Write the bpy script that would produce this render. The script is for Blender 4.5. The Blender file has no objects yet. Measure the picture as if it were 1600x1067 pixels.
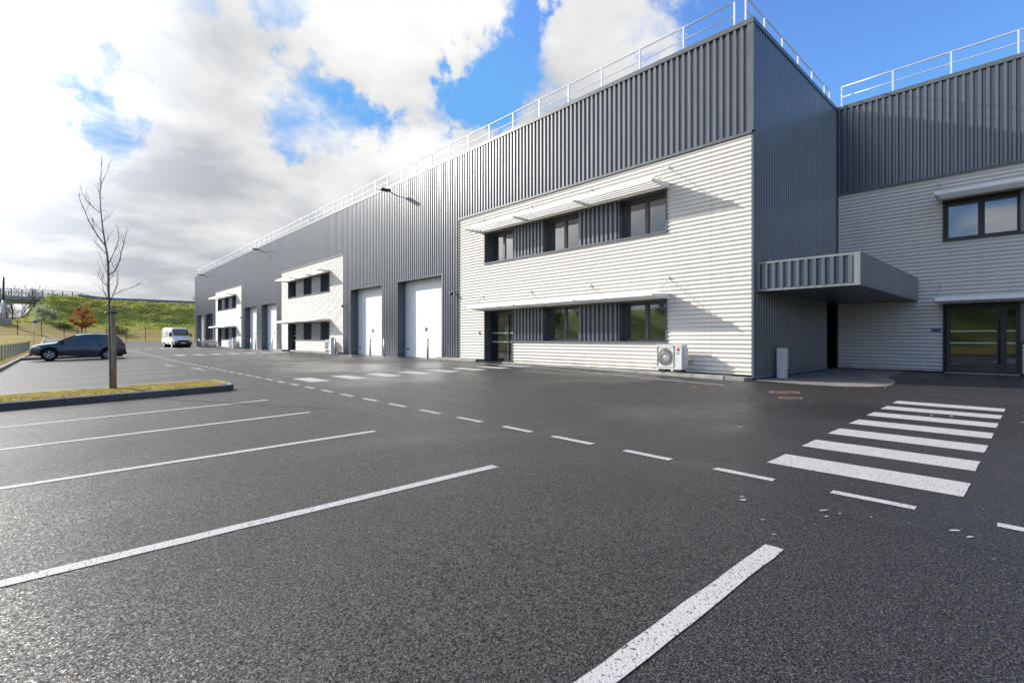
import bpy, bmesh, math, random
from mathutils import Vector, Matrix, noise
S = bpy.context.scene
COL = S.collection
R = math.radians
PI = math.pi
# ------------------------------------------------------------------ camera
CH = 1.27
YAW = math.atan(704/768.0)
cam_d = bpy.data.cameras.new('camera')
cam = bpy.data.objects.new('camera', cam_d); COL.objects.link(cam)
cam_d.sensor_width = 36; cam_d.lens = 768/1600*36
cam_d.shift_y = -4.5/1600
cam_d.clip_end = 6000; cam_d.clip_start = 0.05
cam.location = (0, 0, CH)
cam.rotation_euler = (R(90), 0, -YAW)
S.camera = cam
# ------------------------------------------------------------------ light
SUN = Vector((-1.1, 2.4, 1.2)).normalized()
SUN_EL = math.asin(SUN.z); SUN_AZ = math.atan2(SUN.x, SUN.y)
sd = bpy.data.lights.new('sun', 'SUN'); sd.energy = 5.0; sd.angle = R(0.6); sd.color = (1.0, 0.945, 0.86)
so = bpy.data.objects.new('sun', sd); COL.objects.link(so)
so.rotation_euler = (-SUN).to_track_quat('-Z', 'Y').to_euler()
S.view_settings.view_transform = 'Standard'
try: S.view_settings.look = 'None'
except Exception: pass
S.view_settings.gamma = 1; S.view_settings.exposure = 0.24
# ------------------------------------------------------------------ node helpers
class NT:
    def __init__(s, nt): s.nt = nt
    def n(s, t, **kw):
        x = s.nt.nodes.new(t)
        for k, v in kw.items(): setattr(x, k, v)
        return x
    def link(s, a, b): s.nt.links.new(a, b)
    def setin(s, sock, v):
        if hasattr(v, 'is_output') or isinstance(v, bpy.types.NodeSocket): s.link(v, sock)
        else: sock.default_value = v
    def m(s, op, a, b=0.0, c=None, clamp=False):
        x = s.n('ShaderNodeMath', operation=op); x.use_clamp = clamp
        s.setin(x.inputs[0], a); s.setin(x.inputs[1], b)
        if c is not None: s.setin(x.inputs[2], c)
        return x.outputs[0]
    def vm(s, op, a, b=None):
        x = s.n('ShaderNodeVectorMath', operation=op)
        s.setin(x.inputs[0], a)
        if b is not None: s.setin(x.inputs[1], b)
        return x.outputs['Value'] if op in ('DOT_PRODUCT', 'LENGTH', 'DISTANCE') else x.outputs[0]
    def noise(s, vec, scale, detail=4, rough=.5, dist=0):
        x = s.n('ShaderNodeTexNoise')
        if vec is not None: s.link(vec, x.inputs['Vector'])
        x.inputs['Scale'].default_value = scale; x.inputs['Detail'].default_value = detail
        x.inputs['Roughness'].default_value = rough; x.inputs['Distortion'].default_value = dist
        return x.outputs['Fac']
    def vor(s, vec, scale, feature='F1', out='Distance'):
        x = s.n('ShaderNodeTexVoronoi', feature=feature)
        if vec is not None: s.link(vec, x.inputs['Vector'])
        x.inputs['Scale'].default_value = scale
        return x.outputs[out]
    def mr(s, v, a, b, c=0.0, d=1.0, smooth=True):
        x = s.n('ShaderNodeMapRange'); x.interpolation_type = 'SMOOTHSTEP' if smooth else 'LINEAR'
        s.setin(x.inputs['Value'], v); s.setin(x.inputs['From Min'], a); s.setin(x.inputs['From Max'], b)
        s.setin(x.inputs['To Min'], c); s.setin(x.inputs['To Max'], d)
        return x.outputs['Result']
    def mix(s, f, a, b, blend='MIX'):
        x = s.n('ShaderNodeMix', data_type='RGBA', blend_type=blend)
        s.setin(x.inputs[0], f); s.setin(x.inputs[6], a); s.setin(x.inputs[7], b)
        return x.outputs[2]
    def bump(s, h, strength=.3, dist=.01, prev=None):
        x = s.n('ShaderNodeBump'); x.inputs['Strength'].default_value = strength
        x.inputs['Distance'].default_value = dist
        s.setin(x.inputs['Height'], h)
        if prev is not None: s.link(prev, x.inputs['Normal'])
        return x.outputs[0]

def c4(c): return (c[0], c[1], c[2], 1.0)
# ------------------------------------------------------------------ world: Nishita sky with broken cloud
W = bpy.data.worlds.new("World"); S.world = W; W.use_nodes = True
w = NT(W.node_tree); W.node_tree.nodes.clear()
sky = w.n('ShaderNodeTexSky', sky_type='NISHITA'); sky.sun_disc = False
sky.sun_elevation = SUN_EL; sky.sun_rotation = SUN_AZ
sky.air_density = 1.0; sky.dust_density = 0.4; sky.ozone_density = 2.5
tc = w.n('ShaderNodeTexCoord'); D = tc.outputs['Generated']
sep = w.n('ShaderNodeSeparateXYZ'); w.link(D, sep.inputs[0])
dz = w.m('MAXIMUM', sep.outputs['Z'], 0.0)
den = w.m('ADD', dz, 0.16)
cmb = w.n('ShaderNodeCombineXYZ')
w.link(w.m('DIVIDE', sep.outputs['X'], den), cmb.inputs[0]); w.link(w.m('DIVIDE', sep.outputs['Y'], den), cmb.inputs[1])
P = cmb.outputs[0]
n1 = w.noise(P, 1.25, 13, .63, .3)
n2 = w.noise(w.vm('ADD', P, (7.3, 2.1, 4.4)), 2.6, 9, .55, .2)
n3 = w.noise(w.vm('ADD', P, (1.3, 9.1, 2.4)), 0.9, 6, .5, .1)
warpn = w.n('ShaderNodeTexNoise'); w.link(D, warpn.inputs['Vector']); warpn.inputs['Scale'].default_value = 5.5; warpn.inputs['Detail'].default_value = 7
warpn.inputs['Roughness'].default_value = .62
WD = w.vm('NORMALIZE', w.vm('ADD', D, w.vm('MULTIPLY', w.vm('SUBTRACT', warpn.outputs['Color'], (.5, .5, .5)), (.42, .42, .42))))
F_ = (math.sin(YAW), math.cos(YAW)); R_ = (math.cos(YAW), -math.sin(YAW))
def sdir(x, y):
    l = (x-800)/768.0; v = (529-y)/768.0
    return tuple(Vector((F_[0]+l*R_[0], F_[1]+l*R_[1], v)).normalized())
def spot(x, y, ang0, ang1, vec=None):
    d = w.vm('DOT_PRODUCT', vec or WD, sdir(x, y))
    return w.mr(d, math.cos(R(ang0)), math.cos(R(ang1)))
cover = w.m('ADD', w.m('MULTIPLY', n1, 1.0), 0.04)
# open, blue part of the sky above and to the right of the building, cloud bank towards the sun
cover = w.m('SUBTRACT', cover, w.m('MULTIPLY', spot(1500, -80, 38, 17), .60))
cover = w.m('ADD', cover, w.m('MULTIPLY', spot(150, 260, 72, 24, D), .42))
for (x, y, a0, a1, k) in ((165, 160, 4.5, .3, .40), (490, 185, 6, .3, .37), (750, 150, 7.0, .5, .42), (1000, 60, 10, 1, -.24), (900, 140, 6, 1, -.12), (585, 215, 4, .3, .22), (235, 5, 7, 1, .36), (440, -15, 6, 1, .30), (800, 15, 6, 1, .30), (870, 60, 5, 1, .16), (690, 165, 5, .5, .2), (960, 60, 9, 1, -.30), (640, 60, 9, 2, -.14), (330, 110, 9, 2, -.16), (1010, 150, 6, 1, -.12)):
    cover = w.m('SUBTRACT', cover, w.m('MULTIPLY', spot(x, y, a0, a1), k))
cover = w.m('SUBTRACT', cover, w.m('MULTIPLY', w.m('SUBTRACT', n2, .5), -.55))
fill_cloud = w.mr(w.vm('DOT_PRODUCT', D, tuple(Vector((-1, -.35, .45)).normalized())), math.cos(R(55)), math.cos(R(15)))  # bright cloud behind the camera, added to light the wing wall and windows
cover = w.m('ADD', cover, w.m('MULTIPLY', fill_cloud, .04))
cl = w.mr(cover, .45, .80)
lowhaze = w.mr(dz, 0.16, 0.0)
cl = w.m('MAXIMUM', cl, w.m('MULTIPLY', lowhaze, .9))
# thickness shade: grey bases low down ahead of the camera, white tops elsewhere
shade = w.m('ADD', w.m('MULTIPLY', n3, 1.3), w.m('MULTIPLY', n2, .9))
shade = w.mr(shade, .70, 1.45, 0.0, 1.0)
dark = w.m('MULTIPLY', spot(330, 410, 30, 6), .85)
dark = w.m('MAXIMUM', dark, w.m('MULTIPLY', spot(600, 330, 16, 5), .4))
dark = w.m('MAXIMUM', dark, w.m('MULTIPLY', spot(60, 410, 22, 4), .8))
shade = w.m('SUBTRACT', w.m('ADD', shade, w.m('MULTIPLY', spot(160, 150, 38, 8), .62)), dark)
shade = w.m('ADD', w.m('ADD', shade, w.m('MULTIPLY', spot(560, 90, 26, 6), .15)), w.m('MULTIPLY', fill_cloud, .5), clamp=True)
ccol = w.mix(shade, (.55, .585, .63, 1), (1.10, 1.09, 1.07, 1))
bgs = w.n('ShaderNodeBackground'); w.link(sky.outputs[0], bgs.inputs[0]); bgs.inputs[1].default_value = .24
tint = w.mix(1.0, sky.outputs[0], (.56, .77, 1.05, 1), 'MULTIPLY')
tint = w.mix(1.0, tint, (.58, 1.60, 3.3, 1), 'DARKEN')
w.link(tint, bgs.inputs[0])
bgc = w.n('ShaderNodeBackground'); w.link(ccol, bgc.inputs[0]); bgc.inputs[1].default_value = .78
glow = w.mr(w.vm('DOT_PRODUCT', D, tuple(SUN)), math.cos(R(36)), 1.0)
glow = w.m('ADD', 1.0, w.m('MULTIPLY', w.m('POWER', glow, 1.3), 2.2))
x_ = w.n('ShaderNodeVectorMath', operation='SCALE'); w.link(ccol, x_.inputs[0]); glow = w.m('ADD', glow, w.m('MULTIPLY', fill_cloud, .25)); w.link(glow, x_.inputs['Scale']); w.link(x_.outputs[0], bgc.inputs[0])
mx = w.n('ShaderNodeMixShader'); w.link(cl, mx.inputs[0]); w.link(bgs.outputs[0], mx.inputs[1]); w.link(bgc.outputs[0], mx.inputs[2])
ow = w.n('ShaderNodeOutputWorld'); w.link(mx.outputs[0], ow.inputs[0])

# ------------------------------------------------------------------ materials
def pmat(name, col, rough=.5, metal=0., spec=.5, var=.0, vscale=3., bump=None, ior=None, coat=0., fn=None):
    m = bpy.data.materials.new(name); m.use_nodes = True
    t = NT(m.node_tree); b = m.node_tree.nodes['Principled BSDF']
    b.inputs['Roughness'].default_value = rough; b.inputs['Metallic'].default_value = metal
    b.inputs['Specular IOR Level'].default_value = spec
    if ior: b.inputs['IOR'].default_value = ior
    b.inputs['Coat Weight'].default_value = coat
    tcn = t.n('ShaderNodeTexCoord'); V = tcn.outputs['Object']
    g = t.n('ShaderNodeNewGeometry'); Pw = g.outputs['Position']
    colr = c4(col)
    if var:
        f = t.noise(Pw, vscale, 6, .6)
        f = t.mr(f, .3, .7, 1-var, 1+var)
        x = t.n('ShaderNodeVectorMath', operation='SCALE'); x.inputs[0].default_value = col; t.link(f, x.inputs['Scale'])
        colr = x.outputs[0]
        r2 = t.mr(t.noise(Pw, vscale*2.3, 5, .6), .3, .7, rough*.85, min(1, rough*1.15)); t.link(r2, b.inputs['Roughness'])
    t.setin(b.inputs['Base Color'], colr)
    if bump: t.link(t.bump(t.noise(Pw, bump[0], 5, .6), bump[1], bump[2]), b.inputs['Normal'])
    if fn: fn(t, b, Pw)
    return m

def asphalt_fn(t, b, P):
    dirt = t.noise(P, .22, 5, .6, .6)
    patch = t.noise(P, 1.1, 6, .62, .4)
    mp = t.n('ShaderNodeMapping'); t.link(P, mp.inputs[0]); mp.inputs['Scale'].default_value = (1, .12, 1)
    streak = t.noise(mp.outputs[0], 1.3, 5, .6, .2)
    def cells(sc):
        vc = t.n('ShaderNodeTexVoronoi'); t.link(P, vc.inputs['Vector']); vc.inputs['Scale'].default_value = sc
        return vc.outputs['Distance'], vc.outputs['Color']
    d1, c1 = cells(125); d2, c2 = cells(290)
    st_ = t.n('ShaderNodeSeparateColor'); t.link(c1, st_.inputs[0]); s2_ = t.n('ShaderNodeSeparateColor'); t.link(c2, s2_.inputs[0])
    base = t.mix(t.mr(dirt, .3, .7), (.017, .0148, .0125, 1), (.027, .0235, .020, 1))
    base = t.mix(t.mr(patch, .35, .7, 0, .6), base, (.029, .025, .021, 1))
    base = t.mix(t.mr(streak, .52, .75, 0, .35), base, (.062, .058, .053, 1))
    base = t.mix(t.m('MULTIPLY', t.mr(st_.outputs[0], .62, 1.0, 0, 1, False), .55), base, (.17, .16, .15, 1))
    base = t.mix(t.m('MULTIPLY', t.mr(s2_.outputs[1], .86, 1.0, 0, 1, False), .7), base, (.30, .28, .26, 1))
    sx = t.n('ShaderNodeSeparateXYZ'); t.link(P, sx.inputs[0])
    xw = t.m('ADD', sx.outputs[0], t.m('MULTIPLY', t.m('SUBTRACT', t.noise(P, .7, 3, .5), .5), .16))
    lane = t.m('DIVIDE', t.m('ADD', xw, 3.7), 3.9)
    wn = t.n('ShaderNodeTexWhiteNoise'); wn.noise_dimensions = '1D'; t.link(t.m('FLOOR', lane), wn.inputs['W'])
    base = t.mix(t.m('MULTIPLY', wn.outputs['Value'], .28), base, (.058, .054, .049, 1))
    seam = t.m('ABSOLUTE', t.m('SUBTRACT', t.m('FRACT', lane), .5))
    base = t.mix(t.mr(seam, .4975, .4995, 0, .75), base, (.008, .008, .008, 1))
    # oil spots, and tyre bands whose sheen is put in as paler colour
    oil = t.mr(t.noise(P, .9, 3, .45, .3), .66, .74, 0, .6)
    base = t.mix(oil, base, (.012, .011, .010, 1))
    tyre = t.m('SINE', t.m('MULTIPLY', xw, 3.4)); tyre = t.m('MULTIPLY', t.mr(tyre, .55, .95, 0, .22), t.mr(t.noise(mp.outputs[0], .5, 3, .5), .45, .65))
    base = t.mix(tyre, base, (.075, .070, .063, 1))
    gap = t.mr(t.noise(P, 95, 3, .7), .47, .58, 0, .92)
    base = t.mix(gap, base, (.010, .009, .009, 1))
    t.link(base, b.inputs['Base Color'])
    t.link(t.mr(gap, .1, .9, .62, .15), b.inputs['Specular IOR Level'])
    wet = t.mr(t.noise(P, .16, 4, .55, .8), .40, .64)
    rg = t.m('SUBTRACT', t.mr(s2_.outputs[2], 0, 1, .40, .62, False), t.m('MULTIPLY', wet, .20))
    t.link(rg, b.inputs['Roughness'])
    b.inputs['IOR'].default_value = 1.6
    tilt = t.vm('ADD', t.vm('MULTIPLY', t.vm('SUBTRACT', c1, (.5, .5, .5)), (.50, .50, 0)), t.vm('MULTIPLY', t.vm('SUBTRACT', c2, (.5, .5, .5)), (.38, .38, 0)))
    sc_ = t.n('ShaderNodeVectorMath', operation='SCALE'); t.link(tilt, sc_.inputs[0]); t.link(t.mr(wet, 0, 1, 1.0, .55, False), sc_.inputs['Scale']); tilt = sc_.outputs[0]
    nn = t.bump(t.noise(P, 1.7, 4, .5), .10, .03)
    t.link(t.vm('NORMALIZE', t.vm('ADD', nn, tilt)), b.inputs['Normal'])
M = {}
M['asphalt'] = pmat('asphalt', (.04, .04, .04), .5, fn=asphalt_fn)
def paint_fn(t, b, P):
    h = t.vor(P, 85)
    n_ = t.noise(P, 60, 5, .7)
    worn = t.mr(t.m('ADD', t.m('MULTIPLY', h, .55), n_), .88, 1.0)
    big = t.mr(t.noise(P, 4, 5, .6), .35, .75, .0, .22)
    col = t.mix(big, (.54, .53, .51, 1), (.36, .35, .33, 1))
    col = t.mix(worn, col, (.06, .06, .06, 1))
    t.link(col, b.inputs['Base Color'])
    t.link(t.bump(t.m('SUBTRACT', n_, h), .4, .004), b.inputs['Normal'])
M['paint'] = pmat('road_paint', (.7, .7, .68), .6, fn=paint_fn)
def paint_old_fn(t, b, P):
    n_ = t.noise(P, 30, 6, .75)
    worn = t.mr(n_, .42, .62)
    t.link(t.mix(worn, (.42, .42, .41, 1), (.06, .06, .06, 1)), b.inputs['Base Color'])
M['paint_old'] = pmat('worn_road_paint', (.5, .5, .5), .6, fn=paint_old_fn)
def clad_fn(t, b, P):
    s = t.n('ShaderNodeSeparateXYZ'); t.link(P, s.inputs[0])
    mp = t.n('ShaderNodeMapping'); t.link(P, mp.inputs[0]); mp.inputs['Scale'].default_value = (1, 1, .08)
    drip = t.noise(mp.outputs[0], 5, 5, .65)
    sheet = t.n('ShaderNodeTexWhiteNoise'); sheet.noise_dimensions = '1D'
    t.link(t.m('FLOOR', t.m('DIVIDE', t.m('ADD', s.outputs[0], s.outputs[1]), 1.075)), sheet.inputs['W'])
    f = t.m('ADD', t.mr(drip, .3, .7, .96, 1.04), t.m('MULTIPLY', t.m('SUBTRACT', sheet.outputs['Value'], .5), .26))
    x = t.n('ShaderNodeVectorMath', operation='SCALE'); x.inputs[0].default_value = (.066, .084, .106); t.link(f, x.inputs['Scale'])
    t.link(x.outputs[0], b.inputs['Base Color'])
    t.link(t.mr(drip, .3, .7, .29, .34), b.inputs['Roughness'])
    t.link(t.bump(t.noise(P, .9, 2, .4), .10, .02), b.inputs['Normal'])
M['clad'] = pmat('dark_grey_cladding', (.1, .11, .12), .38, metal=.0, spec=.6, ior=1.95, fn=clad_fn)
def white_fn(t, b, P):
    mp = t.n('ShaderNodeMapping'); t.link(P, mp.inputs[0]); mp.inputs['Scale'].default_value = (1, 1, .12)
    drip = t.noise(mp.outputs[0], 4, 6, .65)
    s = t.n('ShaderNodeSeparateXYZ'); t.link(P, s.inputs[0])
    low = t.mr(s.outputs[2], .75, .1, 0, 1)
    col = t.mix(t.mr(drip, .42, .75, 0, .35), (.74, .71, .655, 1), (.61, .58, .53, 1))
    col = t.mix(t.m('MULTIPLY', low, t.mr(t.noise(P, 3, 5, .6), .35, .7, .05, .5)), col, (.42, .38, .31, 1))
    joint = t.m('ABSOLUTE', t.m('SUBTRACT', t.m('FRACT', t.m('DIVIDE', s.outputs[1], 4.9)), .5))
    col = t.mix(t.mr(joint, .0022, .0008, 0, .5, False), col, (.30, .29, .27, 1))
    t.link(col, b.inputs['Base Color'])
    t.link(t.bump(t.noise(P, 1.3, 4, .5), .08, .02), b.inputs['Normal'])
M['white'] = pmat('white_corrugated_sheet', (.8, .78, .74), .6, spec=.22, fn=white_fn)
M['trim'] = pmat('dark_grey_trim', (.11, .125, .135), .4, var=.12)
M['frame'] = pmat('anthracite_frame', (.035, .038, .042), .4, var=.1)
M['wmetal'] = pmat('white_powder_coat', (.78, .77, .74), .4, var=.08, vscale=2)
M['galv'] = pmat('galvanised_steel', (.50, .52, .53), .42, .55, var=.15, vscale=9)
M['rail'] = pmat('pale_aluminium_rail', (.72, .73, .74), .4, .25, var=.08)
M['door'] = pmat('white_sectional_door', (.86, .87, .88), .42, var=.05, vscale=1.5)
def glass_fn(t, b, P):
    t.link(t.bump(t.noise(P, .9, 3, .5), .025, .02), b.inputs['Normal'])
M['glass'] = pmat('window_glass', (.018, .026, .028), .03, ior=3.0, fn=glass_fn)
M['glassd'] = pmat('door_glass', (.012, .018, .02), .03, ior=1.9, fn=glass_fn)
M['strip'] = pmat('frosted_strip', (.62, .74, .68), .5)
M['black'] = pmat('black_plastic', (.015, .015, .016), .45, var=.1)
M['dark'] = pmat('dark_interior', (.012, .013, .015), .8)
def conc(c, sc=2.):
    def fn(t, b, P):
        a = t.noise(P, sc, 7, .65, .3); g = t.noise(P, 45, 4, .6)
        col = t.mix(t.mr(a, .3, .72), c4([v*.62 for v in c]), c4([v*1.12 for v in c]))
        col = t.mix(t.mr(g, .35, .7, 0, .4), col, c4([v*.75 for v in c]))
        t.link(col, b.inputs['Base Color']); t.link(t.bump(t.m('ADD', a, g), .35, .008), b.inputs['Normal'])
    return fn
M['conc'] = pmat('concrete', (.4, .38, .35), .8, fn=conc((.42, .40, .365)))
M['conc_d'] = pmat('kerb_concrete_dark', (.2, .2, .19), .8, fn=conc((.13, .115, .10), 1.4))  # darker tone for the kerb sides, below the pale top
M['conc_top'] = pmat('kerb_concrete_pale', (.4, .38, .35), .8, fn=conc((.36, .35, .33), 3))
M['slab'] = pmat('pale_concrete_slab', (.4, .38, .35), .75, fn=conc((.30, .28, .26), 1.2))
def grass_fn(a, b_, c, sc=.35):
    def fn(t, b, P):
        n0 = t.noise(P, sc, 8, .68, .6); n1_ = t.noise(P, sc*9, 6, .7, .4); n2_ = t.noise(P, 14, 4, .7)
        col = t.mix(t.mr(n0, .38, .62), c4(a), c4(b_))
        col = t.mix(t.mr(n1_, .45, .70, 0, .85), col, c4(c))
        col = t.mix(t.mr(n2_, .45, .7, 0, .5), col, c4([v*.45 for v in a]))
        t.link(col, b.inputs['Base Color'])
        t.link(t.bump(t.m('ADD', n1_, t.m('MULTIPLY', n2_, .5)), .9, .25), b.inputs['Normal'])
    return fn
M['field'] = pmat('yellow_winter_grass', (.2, .16, .05), .9, spec=.15, fn=grass_fn((.36, .27, .075), (.46, .35, .10), (.24, .22, .05)))
M['bank'] = pmat('green_rough_grass', (.1, .14, .03), .9, spec=.15, fn=grass_fn((.22, .30, .05), (.34, .40, .07), (.26, .22, .09), .28))
M['turf'] = pmat('island_moss_turf', (.2, .16, .05), .95, spec=.1, fn=grass_fn((.40, .31, .07), (.50, .38, .10), (.30, .26, .05), 2.2))
M['bark'] = pmat('bark', (.10, .075, .055), .85, var=.35, vscale=20, bump=(60, .5, .005))
M['barkg'] = pmat('greenish_bark', (.22, .19, .13), .85, var=.35, vscale=20, bump=(60, .5, .005))
M['twig'] = pmat('twig_bark', (.075, .05, .04), .8, var=.3, vscale=9)
def wood_fn(t, b, P):
    mp = t.n('ShaderNodeMapping'); t.link(P, mp.inputs[0]); mp.inputs['Scale'].default_value = (1, 1, .07)
    f = t.noise(mp.outputs[0], 60, 6, .7, .5); f2 = t.noise(P, 9, 4, .6)
    col = t.mix(t.mr(f, .3, .7), (.17, .12, .085, 1), (.40, .31, .235, 1))
    col = t.mix(t.mr(f2, .6, .75, 0, .6), col, (.10, .07, .05, 1))
    t.link(col, b.inputs['Base Color']); t.link(t.bump(f, .5, .005), b.inputs['Normal'])
M['wood'] = pmat('weathered_round_wood', (.3, .24, .18), .85, fn=wood_fn)
M['rust'] = pmat('rusty_iron', (.17, .11, .075), .8, var=.4, vscale=14, bump=(40, .4, .01))
M['carp'] = pmat('dark_grey_car_paint', (.055, .058, .068), .30, .55, coat=1.0, var=.05)
M['carg'] = pmat('tinted_car_glass', (.008, .03, .034), .03, ior=1.9)
M['tyre'] = pmat('tyre_rubber', (.012, .012, .012), .75)
M['alloy'] = pmat('alloy_rim', (.62, .62, .63), .3, .8)
M['redl'] = pmat('red_tail_lamp', (.45, .01, .015), .15)
M['headl'] = pmat('clear_headlamp', (.6, .63, .66), .08, .3)
M['vanw'] = pmat('white_van_paint', (.78, .79, .80), .28, coat=.6, var=.04)
M['red'] = pmat('logo_red', (.55, .01, .06), .4)
M['grey'] = pmat('logo_grey', (.30, .31, .30), .5)
M['blue'] = pmat('sign_blue', (.01, .05, .26), .4)
M['bluegrey'] = pmat('blue_grey_steel', (.21, .235, .245), .5, .2, var=.15)
M['acw'] = pmat('pale_appliance_enamel', (.72, .71, .68), .45, var=.06, vscale=4)
M['fence_g'] = pmat('grey_green_fence_paint', (.20, .24, .235), .5, var=.1)
M['post_b'] = pmat('rusty_brown_post', (.10, .045, .03), .7, var=.2)
M['leaf_o'] = pmat('russet_leaf', (.30, .12, .035), .7, spec=.2, var=.45, vscale=2)
M['leaf_g'] = pmat('dull_green_leaf', (.09, .11, .035), .7, spec=.2, var=.45, vscale=2)
M['leaf_s'] = pmat('silver_green_leaf', (.30, .33, .22), .7, spec=.2, var=.35, vscale=2)
M['leaf_b'] = pmat('brown_winter_thicket', (.30, .24, .19), .8, spec=.15, var=.4, vscale=1)
M['litter'] = pmat('dry_leaf_litter', (.38, .27, .14), .8, var=.5, vscale=6)
M['render'] = pmat('cream_render_wall', (.62, .58, .50), .8, var=.08)
M['tile'] = pmat('roof_tile', (.33, .17, .11), .8, var=.2)
M['tuft_g'] = pmat('green_tuft', (.40, .42, .075), .85, spec=.15, var=.5, vscale=.5)
M['tuft_b'] = pmat('brown_tuft', (.40, .33, .15), .85, spec=.15, var=.5, vscale=.5)
M['turf_blade'] = pmat('dry_grass_blade', (.42, .34, .11), .8, spec=.2, var=.45, vscale=7)

def translucent(mat, f, boost=1.3):
    nt = M[mat].node_tree; b = nt.nodes['Principled BSDF']; o = nt.nodes['Material Output']
    tr = nt.nodes.new('ShaderNodeBsdfTranslucent'); mx_ = nt.nodes.new('ShaderNodeMixShader'); mx_.inputs[0].default_value = f
    src = b.inputs['Base Color'].links[0].from_socket
    v = nt.nodes.new('ShaderNodeVectorMath'); v.operation = 'SCALE'; v.inputs['Scale'].default_value = boost
    nt.links.new(src, v.inputs[0]); nt.links.new(v.outputs[0], tr.inputs['Color'])
    nt.links.new(b.outputs[0], mx_.inputs[1]); nt.links.new(tr.outputs[0], mx_.inputs[2]); nt.links.new(mx_.outputs[0], o.inputs['Surface'])
for k_ in ('tuft_g', 'tuft_b', 'turf_blade', 'leaf_o', 'leaf_g', 'leaf_s'): translucent(k_, .5)
# ------------------------------------------------------------------ mesh builder
class MB:
    def __init__(s): s.v = []; s.f = []; s.mi = []; s.sm = []
    def vert(s, p): s.v.append(tuple(p)); return len(s.v)-1
    def face(s, pts, mi=0, sm=False):
        i = [s.vert(p) for p in pts]; s.f.append(i); s.mi.append(mi); s.sm.append(sm)
    def fi(s, idx, mi=0, sm=False): s.f.append(list(idx)); s.mi.append(mi); s.sm.append(sm)
    def box(s, a, b, mi=0):
        x0, y0, z0 = [min(a[i], b[i]) for i in range(3)]; x1, y1, z1 = [max(a[i], b[i]) for i in range(3)]
        i = [s.vert(p) for p in ((x0,y0,z0),(x1,y0,z0),(x1,y1,z0),(x0,y1,z0),(x0,y0,z1),(x1,y0,z1),(x1,y1,z1),(x0,y1,z1))]
        for q in ((0,3,2,1),(4,5,6,7),(0,1,5,4),(1,2,6,5),(2,3,7,6),(3,0,4,7)): s.fi([i[k] for k in q], mi)
        return s
    def bevbox(s, a, b, r=.01, mi=0):
        x0, y0, z0 = [min(a[i], b[i]) for i in range(3)]; x1, y1, z1 = [max(a[i], b[i]) for i in range(3)]
        bm = bmesh.new(); bmesh.ops.create_cube(bm, size=1)
        for v in bm.verts:
            v.co = Vector(((x0+x1)/2+v.co.x*(x1-x0), (y0+y1)/2+v.co.y*(y1-y0), (z0+z1)/2+v.co.z*(z1-z0)))
        bmesh.ops.bevel(bm, geom=list(bm.edges), offset=r, segments=2, affect='EDGES', profile=.7)
        s.add_bm(bm, mi); return s
    def add_bm(s, bm, mi=0, sm=False):
        o = len(s.v)
        bm.verts.index_update()
        for v in bm.verts: s.v.append(tuple(v.co))
        for f in bm.faces: s.f.append([o+v.index for v in f.verts]); s.mi.append(mi); s.sm.append(sm)
        bm.free()
    def tube(s, pts, rad, n=8, mi=0, sm=True, cap=True):
        pts = [Vector(p) for p in pts]
        if not isinstance(rad, (list, tuple)): rad = [rad]*len(pts)
        rings = []; up = None
        for k, p in enumerate(pts):
            d = (pts[min(k+1, len(pts)-1)] - pts[max(k-1, 0)])
            if d.length < 1e-9: d = Vector((0,0,1))
            d.normalize()
            if up is None: up = Vector((0,0,1)) if abs(d.z) < .9 else Vector((1,0,0))
            a = d.cross(up)
            if a.length < 1e-4: a = d.orthogonal()
            a.normalize(); b = a.cross(d).normalized(); up = b
            rings.append([s.vert(p + (a*math.cos(2*PI*j/n) + b*math.sin(2*PI*j/n))*rad[k]) for j in range(n)])
        for k in range(len(rings)-1):
            for j in range(n):
                s.fi((rings[k][j], rings[k][(j+1) % n], rings[k+1][(j+1) % n], rings[k+1][j]), mi, sm)
        if cap: s.fi(rings[0][::-1], mi); s.fi(rings[-1], mi)
        return s
    def lathe(s, prof, c, axis='Z', n=24, mi=0, sm=True):
        rings = []
        for (r, h) in prof:
            ring = []
            for j in range(n):
                a = 2*PI*j/n; x, y = r*math.cos(a), r*math.sin(a)
                q = {'Z': (x, y, h), 'Y': (x, h, y), 'X': (h, x, y)}[axis]
                ring.append(s.vert((c[0]+q[0], c[1]+q[1], c[2]+q[2])))
            rings.append(ring)
        for k in range(len(rings)-1):
            for j in range(n): s.fi((rings[k][j], rings[k][(j+1) % n], rings[k+1][(j+1) % n], rings[k+1][j]), mi, sm)
        return s
    def prism(s, poly, z0, z1, mi=0):
        a = [s.vert((p[0], p[1], z0)) for p in poly]; b = [s.vert((p[0], p[1], z1)) for p in poly]; n = len(poly)
        s.fi(a[::-1], mi); s.fi(b, mi)
        for k in range(n): s.fi((a[k], a[(k+1) % n], b[(k+1) % n], b[k]), mi)
        return s
    def build(s, name, mats, parent=None, loc=None):
        me = bpy.data.meshes.new(name); me.from_pydata(s.v, [], s.f); me.validate()
        if not isinstance(mats, (list, tuple)): mats = [mats]
        for m in mats: me.materials.append(M[m])
        if len(me.polygons) == len(s.f):
            me.polygons.foreach_set('material_index', s.mi); me.polygons.foreach_set('use_smooth', s.sm)
        o = bpy.data.objects.new(name, me); COL.objects.link(o)
        if parent is not None: o.parent = parent
        if loc is not None: o.location = loc
        return o
def recalc(o):
    bm = bmesh.new(); bm.from_mesh(o.data); bmesh.ops.recalc_face_normals(bm, faces=bm.faces); bm.to_mesh(o.data); bm.free(); return o
def tag(o, label=None, cat=None, group=None, kind=None):
    if label: o['label'] = label
    if cat: o['category'] = cat
    if group: o['group'] = group
    if kind: o['kind'] = kind
    return o
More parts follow.
